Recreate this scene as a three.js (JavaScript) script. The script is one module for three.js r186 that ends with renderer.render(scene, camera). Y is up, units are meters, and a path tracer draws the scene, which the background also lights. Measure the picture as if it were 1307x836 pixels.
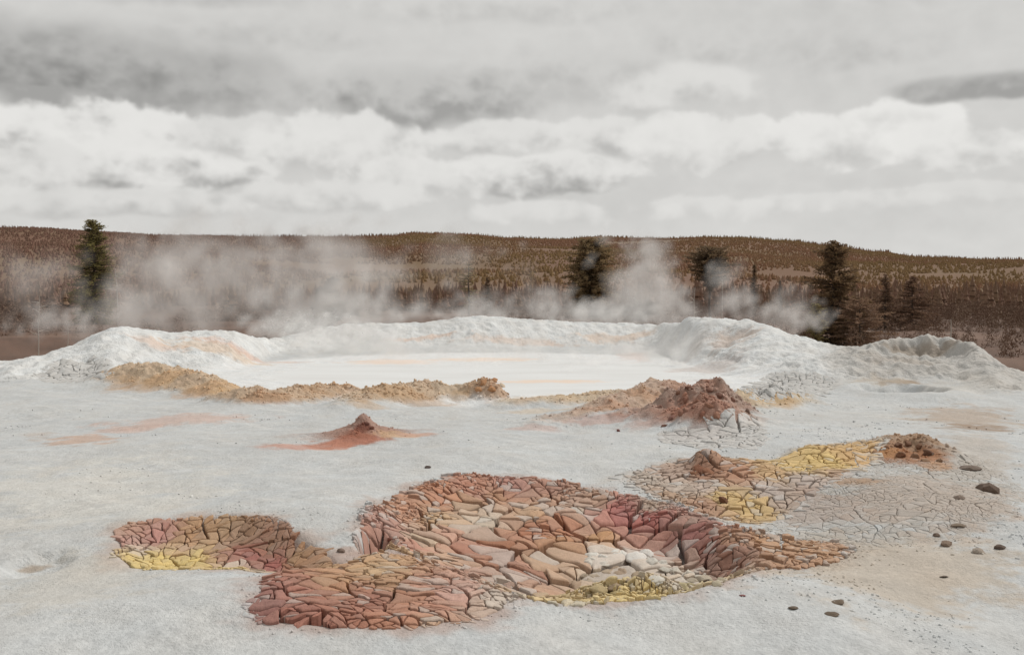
import * as THREE from 'three';
import { mergeGeometries } from 'three/addons/utils/BufferGeometryUtils.js';

// ---------------------------------------------------------------- camera, sky, sun, exposure
const scene = new THREE.Scene();
const F = 1400, W = 1307, HH = 836, EYE = 2.2, PITCH = -Math.atan(38 / F);
const camera = new THREE.PerspectiveCamera(2 * Math.atan(HH / 2 / F) * 180 / Math.PI, W / HH, 0.1, 20000);
camera.position.set(0, EYE, 0);
camera.rotation.set(PITCH, 0, 0);
camera.updateMatrixWorld();
const renderer = new THREE.WebGLRenderer({ antialias: true });
renderer.setSize(1024, 654);
renderer.toneMapping = THREE.LinearToneMapping;
renderer.toneMappingExposure = 1.0;
renderer.shadowMap.enabled = true;
const SUN = new THREE.Vector3(0.58, 0.76, -0.36).normalize();
const sun = new THREE.DirectionalLight(0xfffaf3, 2.5);
sun.position.copy(SUN).multiplyScalar(120);
sun.castShadow = true;
sun.shadow.radius = 5;
sun.shadow.mapSize.set(2048, 2048);
Object.assign(sun.shadow.camera, { left: -60, right: 60, top: 60, bottom: -60, near: 1, far: 400 });
scene.add(sun, sun.target);

// ---------------------------------------------------------------- seeded random and noise
function rng(seed) { let a = seed >>> 0; return () => { a = (a + 0x6D2B79F5) | 0; let t = Math.imul(a ^ (a >>> 15), 1 | a); t = (t + Math.imul(t ^ (t >>> 7), 61 | t)) ^ t; return ((t ^ (t >>> 14)) >>> 0) / 4294967296; }; }
const PERM = new Uint8Array(512), GX = new Float32Array(256), GY = new Float32Array(256), GZ = new Float32Array(256);
{ const r = rng(7); const p = [...Array(256).keys()]; for (let i = 255; i > 0; i--) { const j = (r() * (i + 1)) | 0; [p[i], p[j]] = [p[j], p[i]]; } for (let i = 0; i < 512; i++) PERM[i] = p[i & 255];
  for (let i = 0; i < 256; i++) { const z = r() * 2 - 1, a = r() * 6.2832, s = Math.sqrt(1 - z * z); GX[i] = s * Math.cos(a); GY[i] = s * Math.sin(a); GZ[i] = z; } }
const fade = t => t * t * t * (t * (t * 6 - 15) + 10);
function noise(x, y, z = 0.5) {
  const xi = Math.floor(x), yi = Math.floor(y), zi = Math.floor(z), fx = x - xi, fy = y - yi, fz = z - zi, u = fade(fx), v = fade(fy), w = fade(fz);
  const X = xi & 255, Y = yi & 255, Z = zi & 255;
  const g = (i, j, k) => { const h = PERM[PERM[PERM[(X + i) & 255] + ((Y + j) & 255)] + ((Z + k) & 255)]; return GX[h] * (fx - i) + GY[h] * (fy - j) + GZ[h] * (fz - k); };
  const a = g(0, 0, 0), b = g(1, 0, 0), c = g(0, 1, 0), d = g(1, 1, 0), e = g(0, 0, 1), f = g(1, 0, 1), h = g(0, 1, 1), k = g(1, 1, 1);
  const p = a + (b - a) * u, q = c + (d - c) * u, r = e + (f - e) * u, s = h + (k - h) * u;
  const m = p + (q - p) * v, n = r + (s - r) * v;
  return (m + (n - m) * w) * 1.5;
}
function fbm(x, y, oct = 4, z = 0.5) { let s = 0, a = 0.5; for (let i = 0; i < oct; i++) { s += a * noise(x, y, z + i * 7.3); x *= 2.03; y *= 2.03; z *= 1.7; a *= 0.5; } return s; }
const clamp = (x, a = 0, b = 1) => x < a ? a : x > b ? b : x;
const sstep = (a, b, x) => { const t = clamp((x - a) / (b - a)); return t * t * (3 - 2 * t); };
const lerp = (a, b, t) => a + (b - a) * t;
const L = h => { const c = new THREE.Color(h); return [c.r, c.g, c.b]; };            // sRGB hex -> linear triple
const mix3 = (a, b, t) => [lerp(a[0], b[0], t), lerp(a[1], b[1], t), lerp(a[2], b[2], t)];

// ---------------------------------------------------------------- the sky: broken cloud, computed once as an equirectangular map
{
  const SW = 4096, SH = 2048, data = new Float32Array(SW * SH * 4), r = rng(21);
  // clouds as [azimuth px, elevation px, half width, half height, top tone, base tone, softness, opacity]; px = 1/1400 rad
  const U = (x, y) => [(x - 653), (380 - y)];
  const seen = [
    [170, 118, 250, 62, .46, .20, .9, .95], [60, 90, 190, 45, .48, .30, 1, .8], [300, 60, 220, 26, .60, .46, 1, .6], [520, 128, 230, 44, .54, .25, .9, .9], [690, 100, 190, 40, .60, .42, 1, .7],
    [120, 196, 150, 44, .80, .42, .35, .95], [230, 222, 130, 38, .78, .36, .35, .95], [60, 232, 90, 30, .72, .46, .4, .9], [330, 185, 90, 26, .70, .50, .5, .8],
    [455, 195, 110, 42, .77, .54, .4, .85], [540, 232, 90, 28, .76, .56, .4, .8], [400, 255, 130, 22, .72, .52, .5, .85], [170, 268, 150, 20, .70, .50, .5, .85],
    [700, 222, 120, 34, .77, .34, .35, .95], [640, 180, 80, 24, .74, .50, .4, .85], [800, 178, 90, 28, .75, .50, .4, .8], [900, 190, 110, 34, .78, .58, .35, .85], [870, 120, 110, 34, .74, .55, .6, .7],
    [1060, 190, 76, 36, .80, .58, .3, .95], [1130, 178, 70, 34, .82, .60, .3, .95], [1205, 204, 80, 28, .80, .58, .3, .9], [1210, 138, 100, 20, .48, .32, .6, .9], [1080, 84, 120, 28, .60, .48, .9, .7], [930, 66, 110, 26, .62, .50, .9, .7],
    [720, 275, 130, 16, .74, .60, .5, .7], [900, 268, 120, 16, .74, .62, .5, .6], [1050, 262, 110, 14, .74, .62, .5, .5], [1180, 255, 100, 12, .73, .62, .5, .5],
    [200, 14, 260, 24, .58, .44, 1, .8], [640, 20, 240, 26, .64, .50, 1, .7], [1150, 18, 220, 26, .66, .55, 1, .6]];
  const clouds = seen.map(([x, y, ...q]) => [...U(x, y), ...q]);
  for (let k = 1; k < 7; k++) for (const [x, y, a, b, ...q] of seen) {                // the same kinds of cloud go on all round
    const [u, v] = U(x, y); let az = u * (k % 2 ? -1 : 1) + k * 1256.6 + (r() - .5) * 160; if (az > 4398) az -= 8796.5;
    clouds.push([az, v + (r() - .5) * 24, a * (.8 + r() * .4), b * (.85 + r() * .3), ...q]);
  }
  const byCol = Array.from({ length: 64 }, () => []);
  clouds.forEach(c => { for (let b = 0; b < 64; b++) { const az = ((b + .5) / 64 - .5) * 8796.5; let d = Math.abs(az - c[0]); if (d > 4398) d = 8796.5 - d; if (d < c[2] * 1.9 + 80) byCol[b].push(c); } });
  const bm = (x, y, z) => { let s = 0, a = .55, f = 1; for (let i = 0; i < 5; i++) { s += a * (1 - 2 * Math.abs(noise(x * f, y * f, z + i * 3.1))); a *= .52; f *= 2.1; } return s; };   // billows
  for (let j = 0; j < SH; j++) {
    const el = ((j + .5) / SH - .5) * Math.PI;
    for (let i = 0; i < SW; i++) {
      const o = (j * SW + i) * 4; let t = .6, warm = 0;
      if (el > -.01) {
        const u01 = (i + .5) / SW, az = (u01 - .5) * 2 * Math.PI;         // az 0 = +x in three's mapping
        let th = az + Math.PI / 2; if (th > Math.PI) th -= 2 * Math.PI;    // 0 = straight ahead (-z), positive to +x
        const px = th * 1400, py = el * 1400;
        const cx = Math.cos(th), sx = Math.sin(th), R = 3.0;
        const nx = sx * R + 9, nz = cx * R + 4;                            // seamless round the circle
        t = .625 + .06 * fbm(nx * 1.6, el * 9, 4, nz * 1.6);
        t = lerp(t, .70, sstep(.12, .0, el) * .6);
        if (el < .36) {
          const b1 = bm(nx * 3.6, el * 14.0, nz * 3.6) - .35, w2 = fbm(nx * 4, el * 16, 4, nz * 4 + 11), n3 = fbm(nx * 14, el * 60, 3, nz * 14 + 5);
          const b2 = bm(nx * 8.5 + 3, el * 36, nz * 8.5) - .35;
          for (const c of byCol[Math.min(63, Math.floor((px / 8796.5 + .5) * 64))]) {
            let dx = px - c[0]; if (dx > 4398) dx -= 8796.5; if (dx < -4398) dx += 8796.5;
            const soft = c[6];
            const ux = (dx + w2 * 60) / c[2], uy = (py - c[1] + w2 * 14) / c[3];
            const under = uy < 0 ? uy * uy * (1.6 - .5 * soft) : uy * uy;
            const e = 1 - ux * ux - under + (soft < .55 ? 1.1 * b1 + .5 * b2 + .4 * n3 : .9 * w2 + .4 * b1 + .2 * b2);
            const a = sstep(0, .25 + soft * 1.0, e) * c[7];
            if (a <= 0) continue;
            const lift = sstep(-.85, .95, uy * .85 + 1.0 * b1 + .85 * b2 + .6 * n3);
            t = lerp(t, lerp(c[5], c[4], lift), a);
          }
          t += n3 * .02 + b2 * .03;
        }
        if (el > .26) { const k = sstep(.26, .42, el), w = fbm(nx * 1.3 / (.4 + el), 2.2 * el, 5, nz * 1.3 / (.4 + el)); t = lerp(t, .58 + .30 * w, k); }
      }
      t = .60 + (t - .60) * 1.2; if (t > .72) t = .72 + (t - .72) * .7; t *= .965;
      data[o] = t * 1.01; data[o + 1] = t; data[o + 2] = t * .97; data[o + 3] = 1;
    }
  }
  const sky = new THREE.DataTexture(data, SW, SH, THREE.RGBAFormat, THREE.FloatType);
  sky.mapping = THREE.EquirectangularReflectionMapping; sky.magFilter = THREE.LinearFilter; sky.needsUpdate = true;
  scene.background = sky; scene.environment = sky;
}
console.log('sky done');

// ---------------------------------------------------------------- survey helpers: directions of sight -> places on the ground
const cP = Math.cos(PITCH), sP = Math.sin(PITCH);
function ray(px, py) { const x = (px - W / 2) / F, y = -(py - HH / 2) / F, z = -1; return [x, y * cP - z * sP, y * sP + z * cP]; }
function flat(px, py, h = 0) { const d = ray(px, py), t = (h - EYE) / d[1]; return [d[0] * t, d[2] * t]; }
function atDist(px, py, dist) { const d = ray(px, py), t = dist / Math.hypot(d[0], d[2]); return [d[0] * t, EYE + d[1] * t, d[2] * t]; }
const poly = pts => pts.map(p => flat(p[0], p[1]));
function sdPoly(P, x, z) {           // > 0 inside, metres to the outline
  let d = 1e9, s = false;
  for (let i = 0, j = P.length - 1; i < P.length; j = i++) {
    const [ax, az] = P[i], [bx, bz] = P[j], ex = bx - ax, ez = bz - az, wx = x - ax, wz = z - az;
    const t = clamp((wx * ex + wz * ez) / (ex * ex + ez * ez)), qx = wx - ex * t, qz = wz - ez * t;
    d = Math.min(d, qx * qx + qz * qz);
    if ((az > z) !== (bz > z) && x < (bx - ax) * (z - az) / (bz - az) + ax) s = !s;
  }
  return (s ? 1 : -1) * Math.sqrt(d);
}
function boxOf(P, m) { let a = 1e9, b = -1e9, c = 1e9, d = -1e9; for (const [x, z] of P) { a = Math.min(a, x); b = Math.max(b, x); c = Math.min(c, z); d = Math.max(d, z); } return [a - m, b + m, c - m, d + m]; }
class Region { constructor(pts, m = 1) { this.P = poly(pts); this.b = boxOf(this.P, m); this.m = m; } sd(x, z) { const b = this.b; return x < b[0] || x > b[1] || z < b[2] || z > b[3] ? -this.m : sdPoly(this.P, x, z); } }

// ---------------------------------------------------------------- the relief of the place
const BASIN = new Region([[458, 712], [462, 690], [480, 668], [505, 650], [540, 635], [580, 624], [620, 617], [680, 616], [740, 623], [800, 634], [850, 641], [890, 652], [935, 672], [1000, 682], [1060, 688], [1086, 698], [1070, 713], [1030, 721], [990, 724], [962, 740], [925, 757], [880, 769], [820, 775], [740, 775], [680, 772], [640, 768], [600, 750], [560, 736], [520, 723], [485, 717]]);
const BOWL = new Region([[466, 708], [470, 688], [490, 664], [540, 640], [600, 624], [680, 621], [760, 630], [840, 646], [890, 662], [935, 684], [962, 708], [962, 730], [925, 753], [880, 767], [820, 773], [740, 773], [680, 771], [640, 765], [600, 747], [560, 732], [510, 718]]);
const INNER = new Region([[560, 690], [600, 668], [660, 655], [740, 649], [800, 653], [860, 664], [905, 684], [945, 703], [958, 725], [925, 752], [870, 766], [760, 770], [690, 765], [640, 755], [600, 738], [570, 715]]);
const HOLLOW = new Region([[142, 698], [165, 688], [220, 683], [290, 682], [345, 689], [385, 701], [425, 722], [452, 741], [430, 747], [380, 748], [330, 748], [300, 742], [260, 742], [200, 739], [160, 734], [146, 722]]);
const FLOW = new Region([[326, 800], [328, 778], [336, 756], [385, 743], [440, 735], [470, 720], [520, 725], [570, 738], [610, 752], [655, 771], [645, 788], [600, 802], [540, 815], [420, 820], [340, 815]]);
const CRUST = new Region([[800, 613], [838, 602], [880, 598], [930, 600], [985, 604], [1040, 590], [1092, 583], [1122, 590], [1114, 606], [1068, 630], [1012, 652], [965, 664], [900, 652], [850, 636], [815, 624]]);
const FINE = new Region([[1110, 600], [1200, 590], [1262, 610], [1300, 650], [1270, 680], [1180, 690], [1095, 694], [1010, 690], [960, 676], [1015, 655], [1070, 633]]);
const POOL = new Region([[335, 480], [400, 466], [470, 459], [560, 455], [640, 454], [720, 456], [800, 460], [850, 466], [882, 476], [868, 490], [800, 499], [720, 504], [640, 506], [560, 505], [480, 500], [400, 494], [350, 488]], 3);

// crest of the crater rim and the mounds round it: [px, py, distance, width of the near slope]
const CREST = [[-2200, 520, 36, 7], [-400, 500, 36, 7], [-60, 474, 36, 7], [27, 459, 36, 7], [70, 449, 37, 7.5], [105, 435, 38, 8], [132, 422, 38, 8], [158, 418, 38.5, 8], [190, 422, 39, 8], [215, 425, 39.5, 8], [260, 424, 40, 8], [300, 425, 41, 7], [330, 433, 43, 6], [350, 433, 46, 5], [400, 422, 49, 5], [450, 415, 50, 5], [520, 413, 50, 5], [560, 410, 50, 5.5], [603, 404, 50, 6], [650, 406, 50, 5.5], [720, 411, 50, 5], [800, 414, 50, 5], [838, 415, 48.5, 5], [864, 412, 45, 6], [885, 407, 42, 7], [930, 407, 39.5, 8], [968, 411, 38, 8], [1000, 423, 37, 8], [1030, 433, 36, 8], [1055, 441, 35, 7], [1085, 444, 34, 6], [1110, 442, 34, 6], [1140, 436, 34, 6], [1200, 436, 34, 6], [1236, 441, 33.5, 6], [1276, 466, 31, 6], [1340, 486, 31, 6], [1700, 500, 31, 6], [3500, 520, 31, 6]]
  .map(([px, py, d, w]) => { const p = atDist(px, py, d); return [Math.atan2(p[0], -p[2]), p[1], d, w]; });
function crestAt(th) {
  const C = CREST; if (th <= C[0][0]) return C[0]; const n = C.length - 1; if (th >= C[n][0]) return C[n];
  let i = 0; while (th > C[i + 1][0]) i++;
  const a = C[i], b = C[i + 1], t = (th - a[0]) / (b[0] - a[0]), p = C[Math.max(0, i - 1)], q = C[Math.min(n, i + 2)];
  const out = [th];
  for (let k = 1; k < 4; k++) { const m0 = (b[k] - p[k]) / (b[0] - p[0] || 1) * (b[0] - a[0]), m1 = (q[k] - a[k]) / (q[0] - a[0] || 1) * (b[0] - a[0]); const t2 = t * t, t3 = t2 * t; out[k] = (2 * t3 - 3 * t2 + 1) * a[k] + (t3 - 2 * t2 + t) * m0 + (3 * t2 - 2 * t3) * b[k] + (t3 - t2) * m1; }
  return out;
}
// ridges of crusted mud: chains of [px, py of the centre line on the flat, height, half width]
const chain = q => q.map(([px, py, h, w]) => [...flat(px, py), h, w]);
const RIDGES = [
  chain([[128, 487, .12, .5], [165, 491, .42, .8], [215, 494, .45, .85], [262, 500, .36, .75], [300, 508, .22, .6]]),
  chain([[292, 516, .24, .6], [335, 519, .40, .65], [375, 517, .36, .6], [410, 511, .34, .6], [440, 508, .34, .55], [462, 508, .12, .4]]),
  chain([[442, 528, .10, .45], [470, 521, .30, .6], [510, 515, .42, .75], [550, 512, .40, .75], [590, 513, .28, .6], [612, 514, .16, .5]]),
  chain([[645, 519, .14, .5], [690, 518, .22, .6], [740, 516, .26, .65], [790, 512, .30, .7]]),
  chain([[700, 545, .10, .7], [770, 535, .26, .8], [825, 520, .40, .9], [850, 512, .46, .8]]),
  chain([[950, 520, .36, .7], [990, 514, .40, .75], [1022, 512, .16, .5]])];
const RB = RIDGES.map(c => boxOf(c, 3));
function ridgeAt(k, x, z) {
  const b = RB[k]; if (x < b[0] || x > b[1] || z < b[2] || z > b[3]) return 0;
  const c = RIDGES[k]; let best = 0;
  for (let i = 0; i + 1 < c.length; i++) {
    const [ax, az, ah, aw] = c[i], [bx, bz, bh, bw] = c[i + 1], ex = bx - ax, ez = bz - az;
    const t = clamp(((x - ax) * ex + (z - az) * ez) / (ex * ex + ez * ez)), q = Math.hypot(x - ax - ex * t, z - az - ez * t) / (lerp(aw, bw, t) * 1.12);
    best = Math.max(best, lerp(ah, bh, t) * Math.exp(-1.3 * q * q));
  }
  return best;
}
const hump = (px, py, rx, rz, h, pow = 1) => { const [cx, cz] = flat(px, py); return { cx, cz, rx, rz, h, pow }; };
const humpAt = (m, x, z) => { const a = (x - m.cx) / m.rx, b = (z - m.cz) / m.rz, q = a * a + b * b; return q > 9 ? 0 : m.h * Math.exp(-Math.pow(q, m.pow)); };
const humps = (ms, x, z) => ms.reduce((s, q) => s + humpAt(q, x, z), 0);
const RED = [hump(895, 544, .78, .68, .44, 1.2), hump(898, 556, .55, .6, .28, 1.2), hump(945, 556, .8, .7, .14, 1.3), hump(835, 546, 1.0, .8, .20), hump(925, 541, .5, .6, .22)];
const CONE = [hump(460, 568, .36, .4, .13, .8), hump(465, 567, .13, .15, .09, 1.4), hump(430, 569, .9, .45, .06), hump(505, 565, .8, .45, .05)];
const KNOB = [hump(627, 514, .40, .40, .30, 1.5), hump(612, 516, .5, .4, .12)];
const ORANGE = [hump(1155, 592, .46, .75, .15, 1.3), hump(1130, 598, .4, .6, .06), hump(1195, 597, .3, .6, .07, 1.2)];
const YELLOW = [hump(1050, 598, .42, .5, .10, 1.2), hump(900, 606, .2, .3, .16, 1.4), hump(955, 612, .5, .5, .06)];
const DOME = (() => { const [cx, cz] = flat(700, 668); return { cx, cz, rx: .95, rz: 1.2, h: .16, pow: 1.2 }; })();
const HEAP = [hump(798, 738, .46, .42, .20, 1.3), hump(770, 752, .34, .3, .10, 1.2), hump(838, 745, .3, .3, .10, 1.2)];
const HOLE = hump(480, 706, .13, .36, .34, 2);
const SWELL = [hump(420, 660, 1.2, 1.6, .12), hump(150, 640, 2.2, 3, .10), hump(1180, 640, 1.2, 2.2, .12), hump(250, 560, 3, 3, .12), hump(1230, 560, 3, 4, .15), hump(700, 585, 2.4, 2, .07), hump(1000, 780, 1.0, .9, .10), hump(220, 785, 1.2, .8, .06)];
const VENT = (() => { const p = atDist(1178, 444, 32.6); return [p[0], p[2]]; })();
const PIT = (() => { const p = atDist(1150, 488, 26.8); return [p[0], p[2]]; })();
const GULLY = (() => { const p = atDist(938, 430, 37.2); return [p[0], p[2]]; })();
const PIT2 = flat(48, 726);

// regions where the mud has split into pieces, and how deep the cracks go
const CRACKED = [[BASIN, .13], [HOLLOW, .09], [FLOW, .10], [CRUST, .07], [FINE, .022]];
function crackDepth(x, z) { let d = 0; for (const [R, k] of CRACKED) { const s = R.sd(x, z); if (s > .0) d = Math.max(d, k * sstep(.0, .22, s)); } return d; }

// smooth surface S (tops of the pieces); detail 0 leaves the fine relief off. Also reports what feature a point belongs to.
const info = { far: 0, rim: 0, ridge: -1, ridgeH: 0, red: 0, cone: 0, knob: 0, orange: 0, yellow: 0, pool: 0, bowl: 0 };
function surface(x, z, detail = 1) {
  const r = Math.hypot(x, z), th = Math.atan2(x, -z), c = crestAt(th), [, hc, dc, wn] = c;
  let h = 0, rough = 0; info.far = 0; info.rim = 0; info.ridge = -1; info.ridgeH = 0;
  if (r > dc) { const t = clamp((r - dc) / 13); info.far = t; h = lerp(hc, -2, .5 - .5 * Math.cos(Math.PI * t)); info.rim = 1 - sstep(0, .25, t); }
  else if (r > dc - wn) { const t = (dc - r) / wn; const q = .5 + .5 * Math.cos(Math.PI * Math.pow(t, .92)); h = hc * q; info.rim = sstep(.03, .35, q); }
  const P = POOL.sd(x, z); info.pool = P;
  const still = sstep(-.5, .6, P);
  for (const s of SWELL) h += humpAt(s, x, z);
  if (r < 32) h += (.17 * noise(x * .21 + 3, z * .21) + .07 * noise(x * .55, z * .55, 8)) * (1 - still);
  let best = 0; for (let k = 0; k < RIDGES.length; k++) { const q = ridgeAt(k, x, z) * (.92 + .42 * noise(x * 1.25, z * 1.25, 83) + .2 * noise(x * 3.2, z * 3.2, 84)); if (q > best) { best = q; info.ridge = k; } }
  info.ridgeH = best; h += best * (1 - .5 * still);
  let red = 0; for (const m of RED) red += humpAt(m, x, z); red *= .95 + .34 * noise(x * 1.9, z * 1.9, 85) + .2 * noise(x * 4.1, z * 4.1, 86); info.red = red; 
  let cone = 0; for (const m of CONE) cone += humpAt(m, x, z); info.cone = cone;
  let knob = 0; for (const m of KNOB) knob += humpAt(m, x, z); info.knob = knob;
  let org = 0; for (const m of ORANGE) org += humpAt(m, x, z); info.orange = org;
  let yel = 0; for (const m of YELLOW) yel += humpAt(m, x, z); info.yellow = yel;
  h += red + cone + knob + org + yel;
  // the orange mound is broken open towards the flow side; the far cone has a ragged throat
  { const [ox, oz] = [ORANGE[0].cx, ORANGE[0].cz]; const q = Math.hypot((x - ox + .04) / .20, (z - oz - .42) / .30); if (q < 2) h -= .12 * Math.exp(-q * q * 1.4); }
  { const q = Math.hypot(x - VENT[0], (z - VENT[1]) * .8); if (q < 4) { const n = 1 + .14 * noise(x * 2, z * 2, 3); h += .06 * Math.exp(-Math.pow((q * n - 1.55) / .38, 2)) - .40 * sstep(1.5, .8, q * n); if (detail && q < 2.2) h += sstep(2.2, 1.6, q) * (.07 * noise(x * 2.6, z * 2.6, 33) + .09 * noise(x * 5.5, z * 5.5, 34)); } }
  { const q = Math.hypot(x - PIT[0], (z - PIT[1]) * .55); if (q < 2.5) h += .10 * Math.exp(-Math.pow((q - 1.05) / .35, 2)) - .30 * sstep(1.0, .45, q + .2 * noise(x * 2.5, z * 2.5)); }
  { const q = Math.hypot((x - GULLY[0]) / .8, (z - GULLY[1]) / 1.6); if (q < 2) h -= .42 * Math.exp(-q * q * 1.5); }
  { const q = Math.hypot(x - PIT2[0], (z - PIT2[1]) * .7); if (q < 1) h -= .07 * sstep(.30, .12, q + .05 * noise(x * 9, z * 9)); }
  const bw = BOWL.sd(x, z); info.bowl = bw;
  if (bw > -.3) {
    h += .02 * Math.exp(-Math.pow((bw + .05) / .16, 2));                               // raised lip
    const bq = bw + .16 * noise(x * 1.3, z * 1.3, 74) + .07 * noise(x * 3.7, z * 3.7, 75); h -= .21 * sstep(-.10, 1.4, bq) + .04 * sstep(-.06, .30, bq);
    const iw = INNER.sd(x, z); if (iw > -.3) h -= (.05 + .08 * sstep(.1, .9, x)) * sstep(-.12, .30, iw + .10 * noise(x * 1.7, z * 1.7, 71) + .04 * noise(x * 5, z * 5, 72));
    h += .05 * noise(x * 1.1, z * 1.1, 73) * sstep(.1, .6, bw);
    h += humpAt(DOME, x, z) * sstep(.2, .8, bw); let heap = 0; for (const m of HEAP) heap += humpAt(m, x, z); h += heap + (detail && heap > .02 ? sstep(.02, .1, heap) * (.03 * noise(x * 6, z * 6, 81) + .022 * noise(x * 13, z * 13, 82)) : 0);
  }
  h -= humpAt(HOLE, x, z);
  const ho = HOLLOW.sd(x, z); if (ho > -.3) h -= .10 * sstep(-.05, .42, ho);
  const fl = FLOW.sd(x, z); if (fl > -.2) h += .03 * sstep(-.03, .16, fl) * sstep(.1, -.1, ho);
  if (detail) {
    const crumble = clamp(best * 3.2 + red * 2.2 + cone * 4 + knob * 2.5 + org * 4 + yel * 3);
    const near = 1 - still;
    h += near * (.024 * noise(x * 1.3, z * 1.3, 2) + .012 * Math.max(0, noise(x * 3.1, z * 3.1, 91)) + .006 * noise(x * 6, z * 6, 4));
    if (crumble > .02) { const rg = 1 - 2 * Math.abs(noise(x * 3.1, z * 3.1, 9)); h += crumble * (.045 * noise(x * 4.5, z * 4.5, 1) + .045 * noise(x * 9, z * 9, 5) + .035 * rg + .03 * (1 - 2 * Math.abs(noise(x * 6.5, z * 6.5, 10))) + .02 * noise(x * 19, z * 19, 8)); }
    if (info.rim > 0 && info.far < .3) {
      const n1 = noise(th * 90, r * .5, 3), n2 = fbm(x * 1.6, z * 1.6, 4, 6), n3 = 1 - 2 * Math.abs(noise(x * 2.3, z * 1.1, 14));
      h += info.rim * (1 - still) * (.05 * n1 * sstep(0, .5, info.rim) - .10 * Math.pow(clamp(1 - 3 * Math.abs(noise(th * 70 + 2 * n2, r * .16, 38))), 2) * sstep(.1, .6, info.rim) * (1 - sstep(.8, 1, info.rim)) + .13 * n2 + .07 * noise(x * 3.1, z * 3.1, 36) * sstep(-.1, .4, noise(x * .35, z * .35, 37)) + .05 * n3 * sstep(-.2, .3, noise(x * .3, z * .3, 31)) + .03 * noise(x * 7, z * 7, 7));
    }
    const lip = BASIN.sd(x, z); if (lip > -.45 && lip < .2) { const k = sstep(-.42, -.04, lip); h += k * (.012 * noise(x * 17, z * 17, 3) + .010 * noise(x * 36, z * 36, 5)); }
    if (info.far > .05) h += sstep(.05, .5, info.far) * (.35 * noise(x * .06, z * .06) + .12 * noise(x * .4, z * .4) + .05 * noise(x * 1.7, z * 1.7));
  }
  return h;
}
const groundY = (x, z) => surface(x, z) - crackDepth(x, z);
function hit(px, py) {            // where a line of sight meets the relief
  const d = ray(px, py), n = Math.hypot(d[0], d[2]); let t = 4 / n;
  for (let i = 0; i < 4000; i++) { const x = d[0] * t, z = d[2] * t, y = EYE + d[1] * t, s = surface(x, z, 0); if (y <= s) return [x, s, z]; t += Math.max(.004, (y - s) * .5) / n; if (t * n > 90) break; }
  return [d[0] * t, EYE + d[1] * t, d[2] * t];
}

// pieces of crust that lie up on the slopes of the mounds
const onSlope = (pts, m) => { const R = new Region(pts, m); R.P = pts.map(q => { const p = hit(q[0], q[1]); return [p[0], p[2]]; }); R.b = boxOf(R.P, R.m); return R; };
const APRON = onSlope([[900, 545], [935, 527], [970, 540], [985, 560], [960, 572], [905, 572], [850, 566], [845, 552]]), PATCH = onSlope([[50, 478], [75, 463], [120, 458], [138, 468], [128, 482], [95, 488], [62, 487]], 2), SHELF = onSlope([[940, 500], [985, 478], [1040, 478], [1068, 488], [1030, 505], [970, 512]], 2);
CRACKED.push([APRON, .10], [PATCH, .09], [SHELF, .08]);

// ---------------------------------------------------------------- pigments
const WHITE = [.605, .615, .61], BEIGE = [.50, .475, .435], GREYW = [.525, .54, .545];
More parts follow.
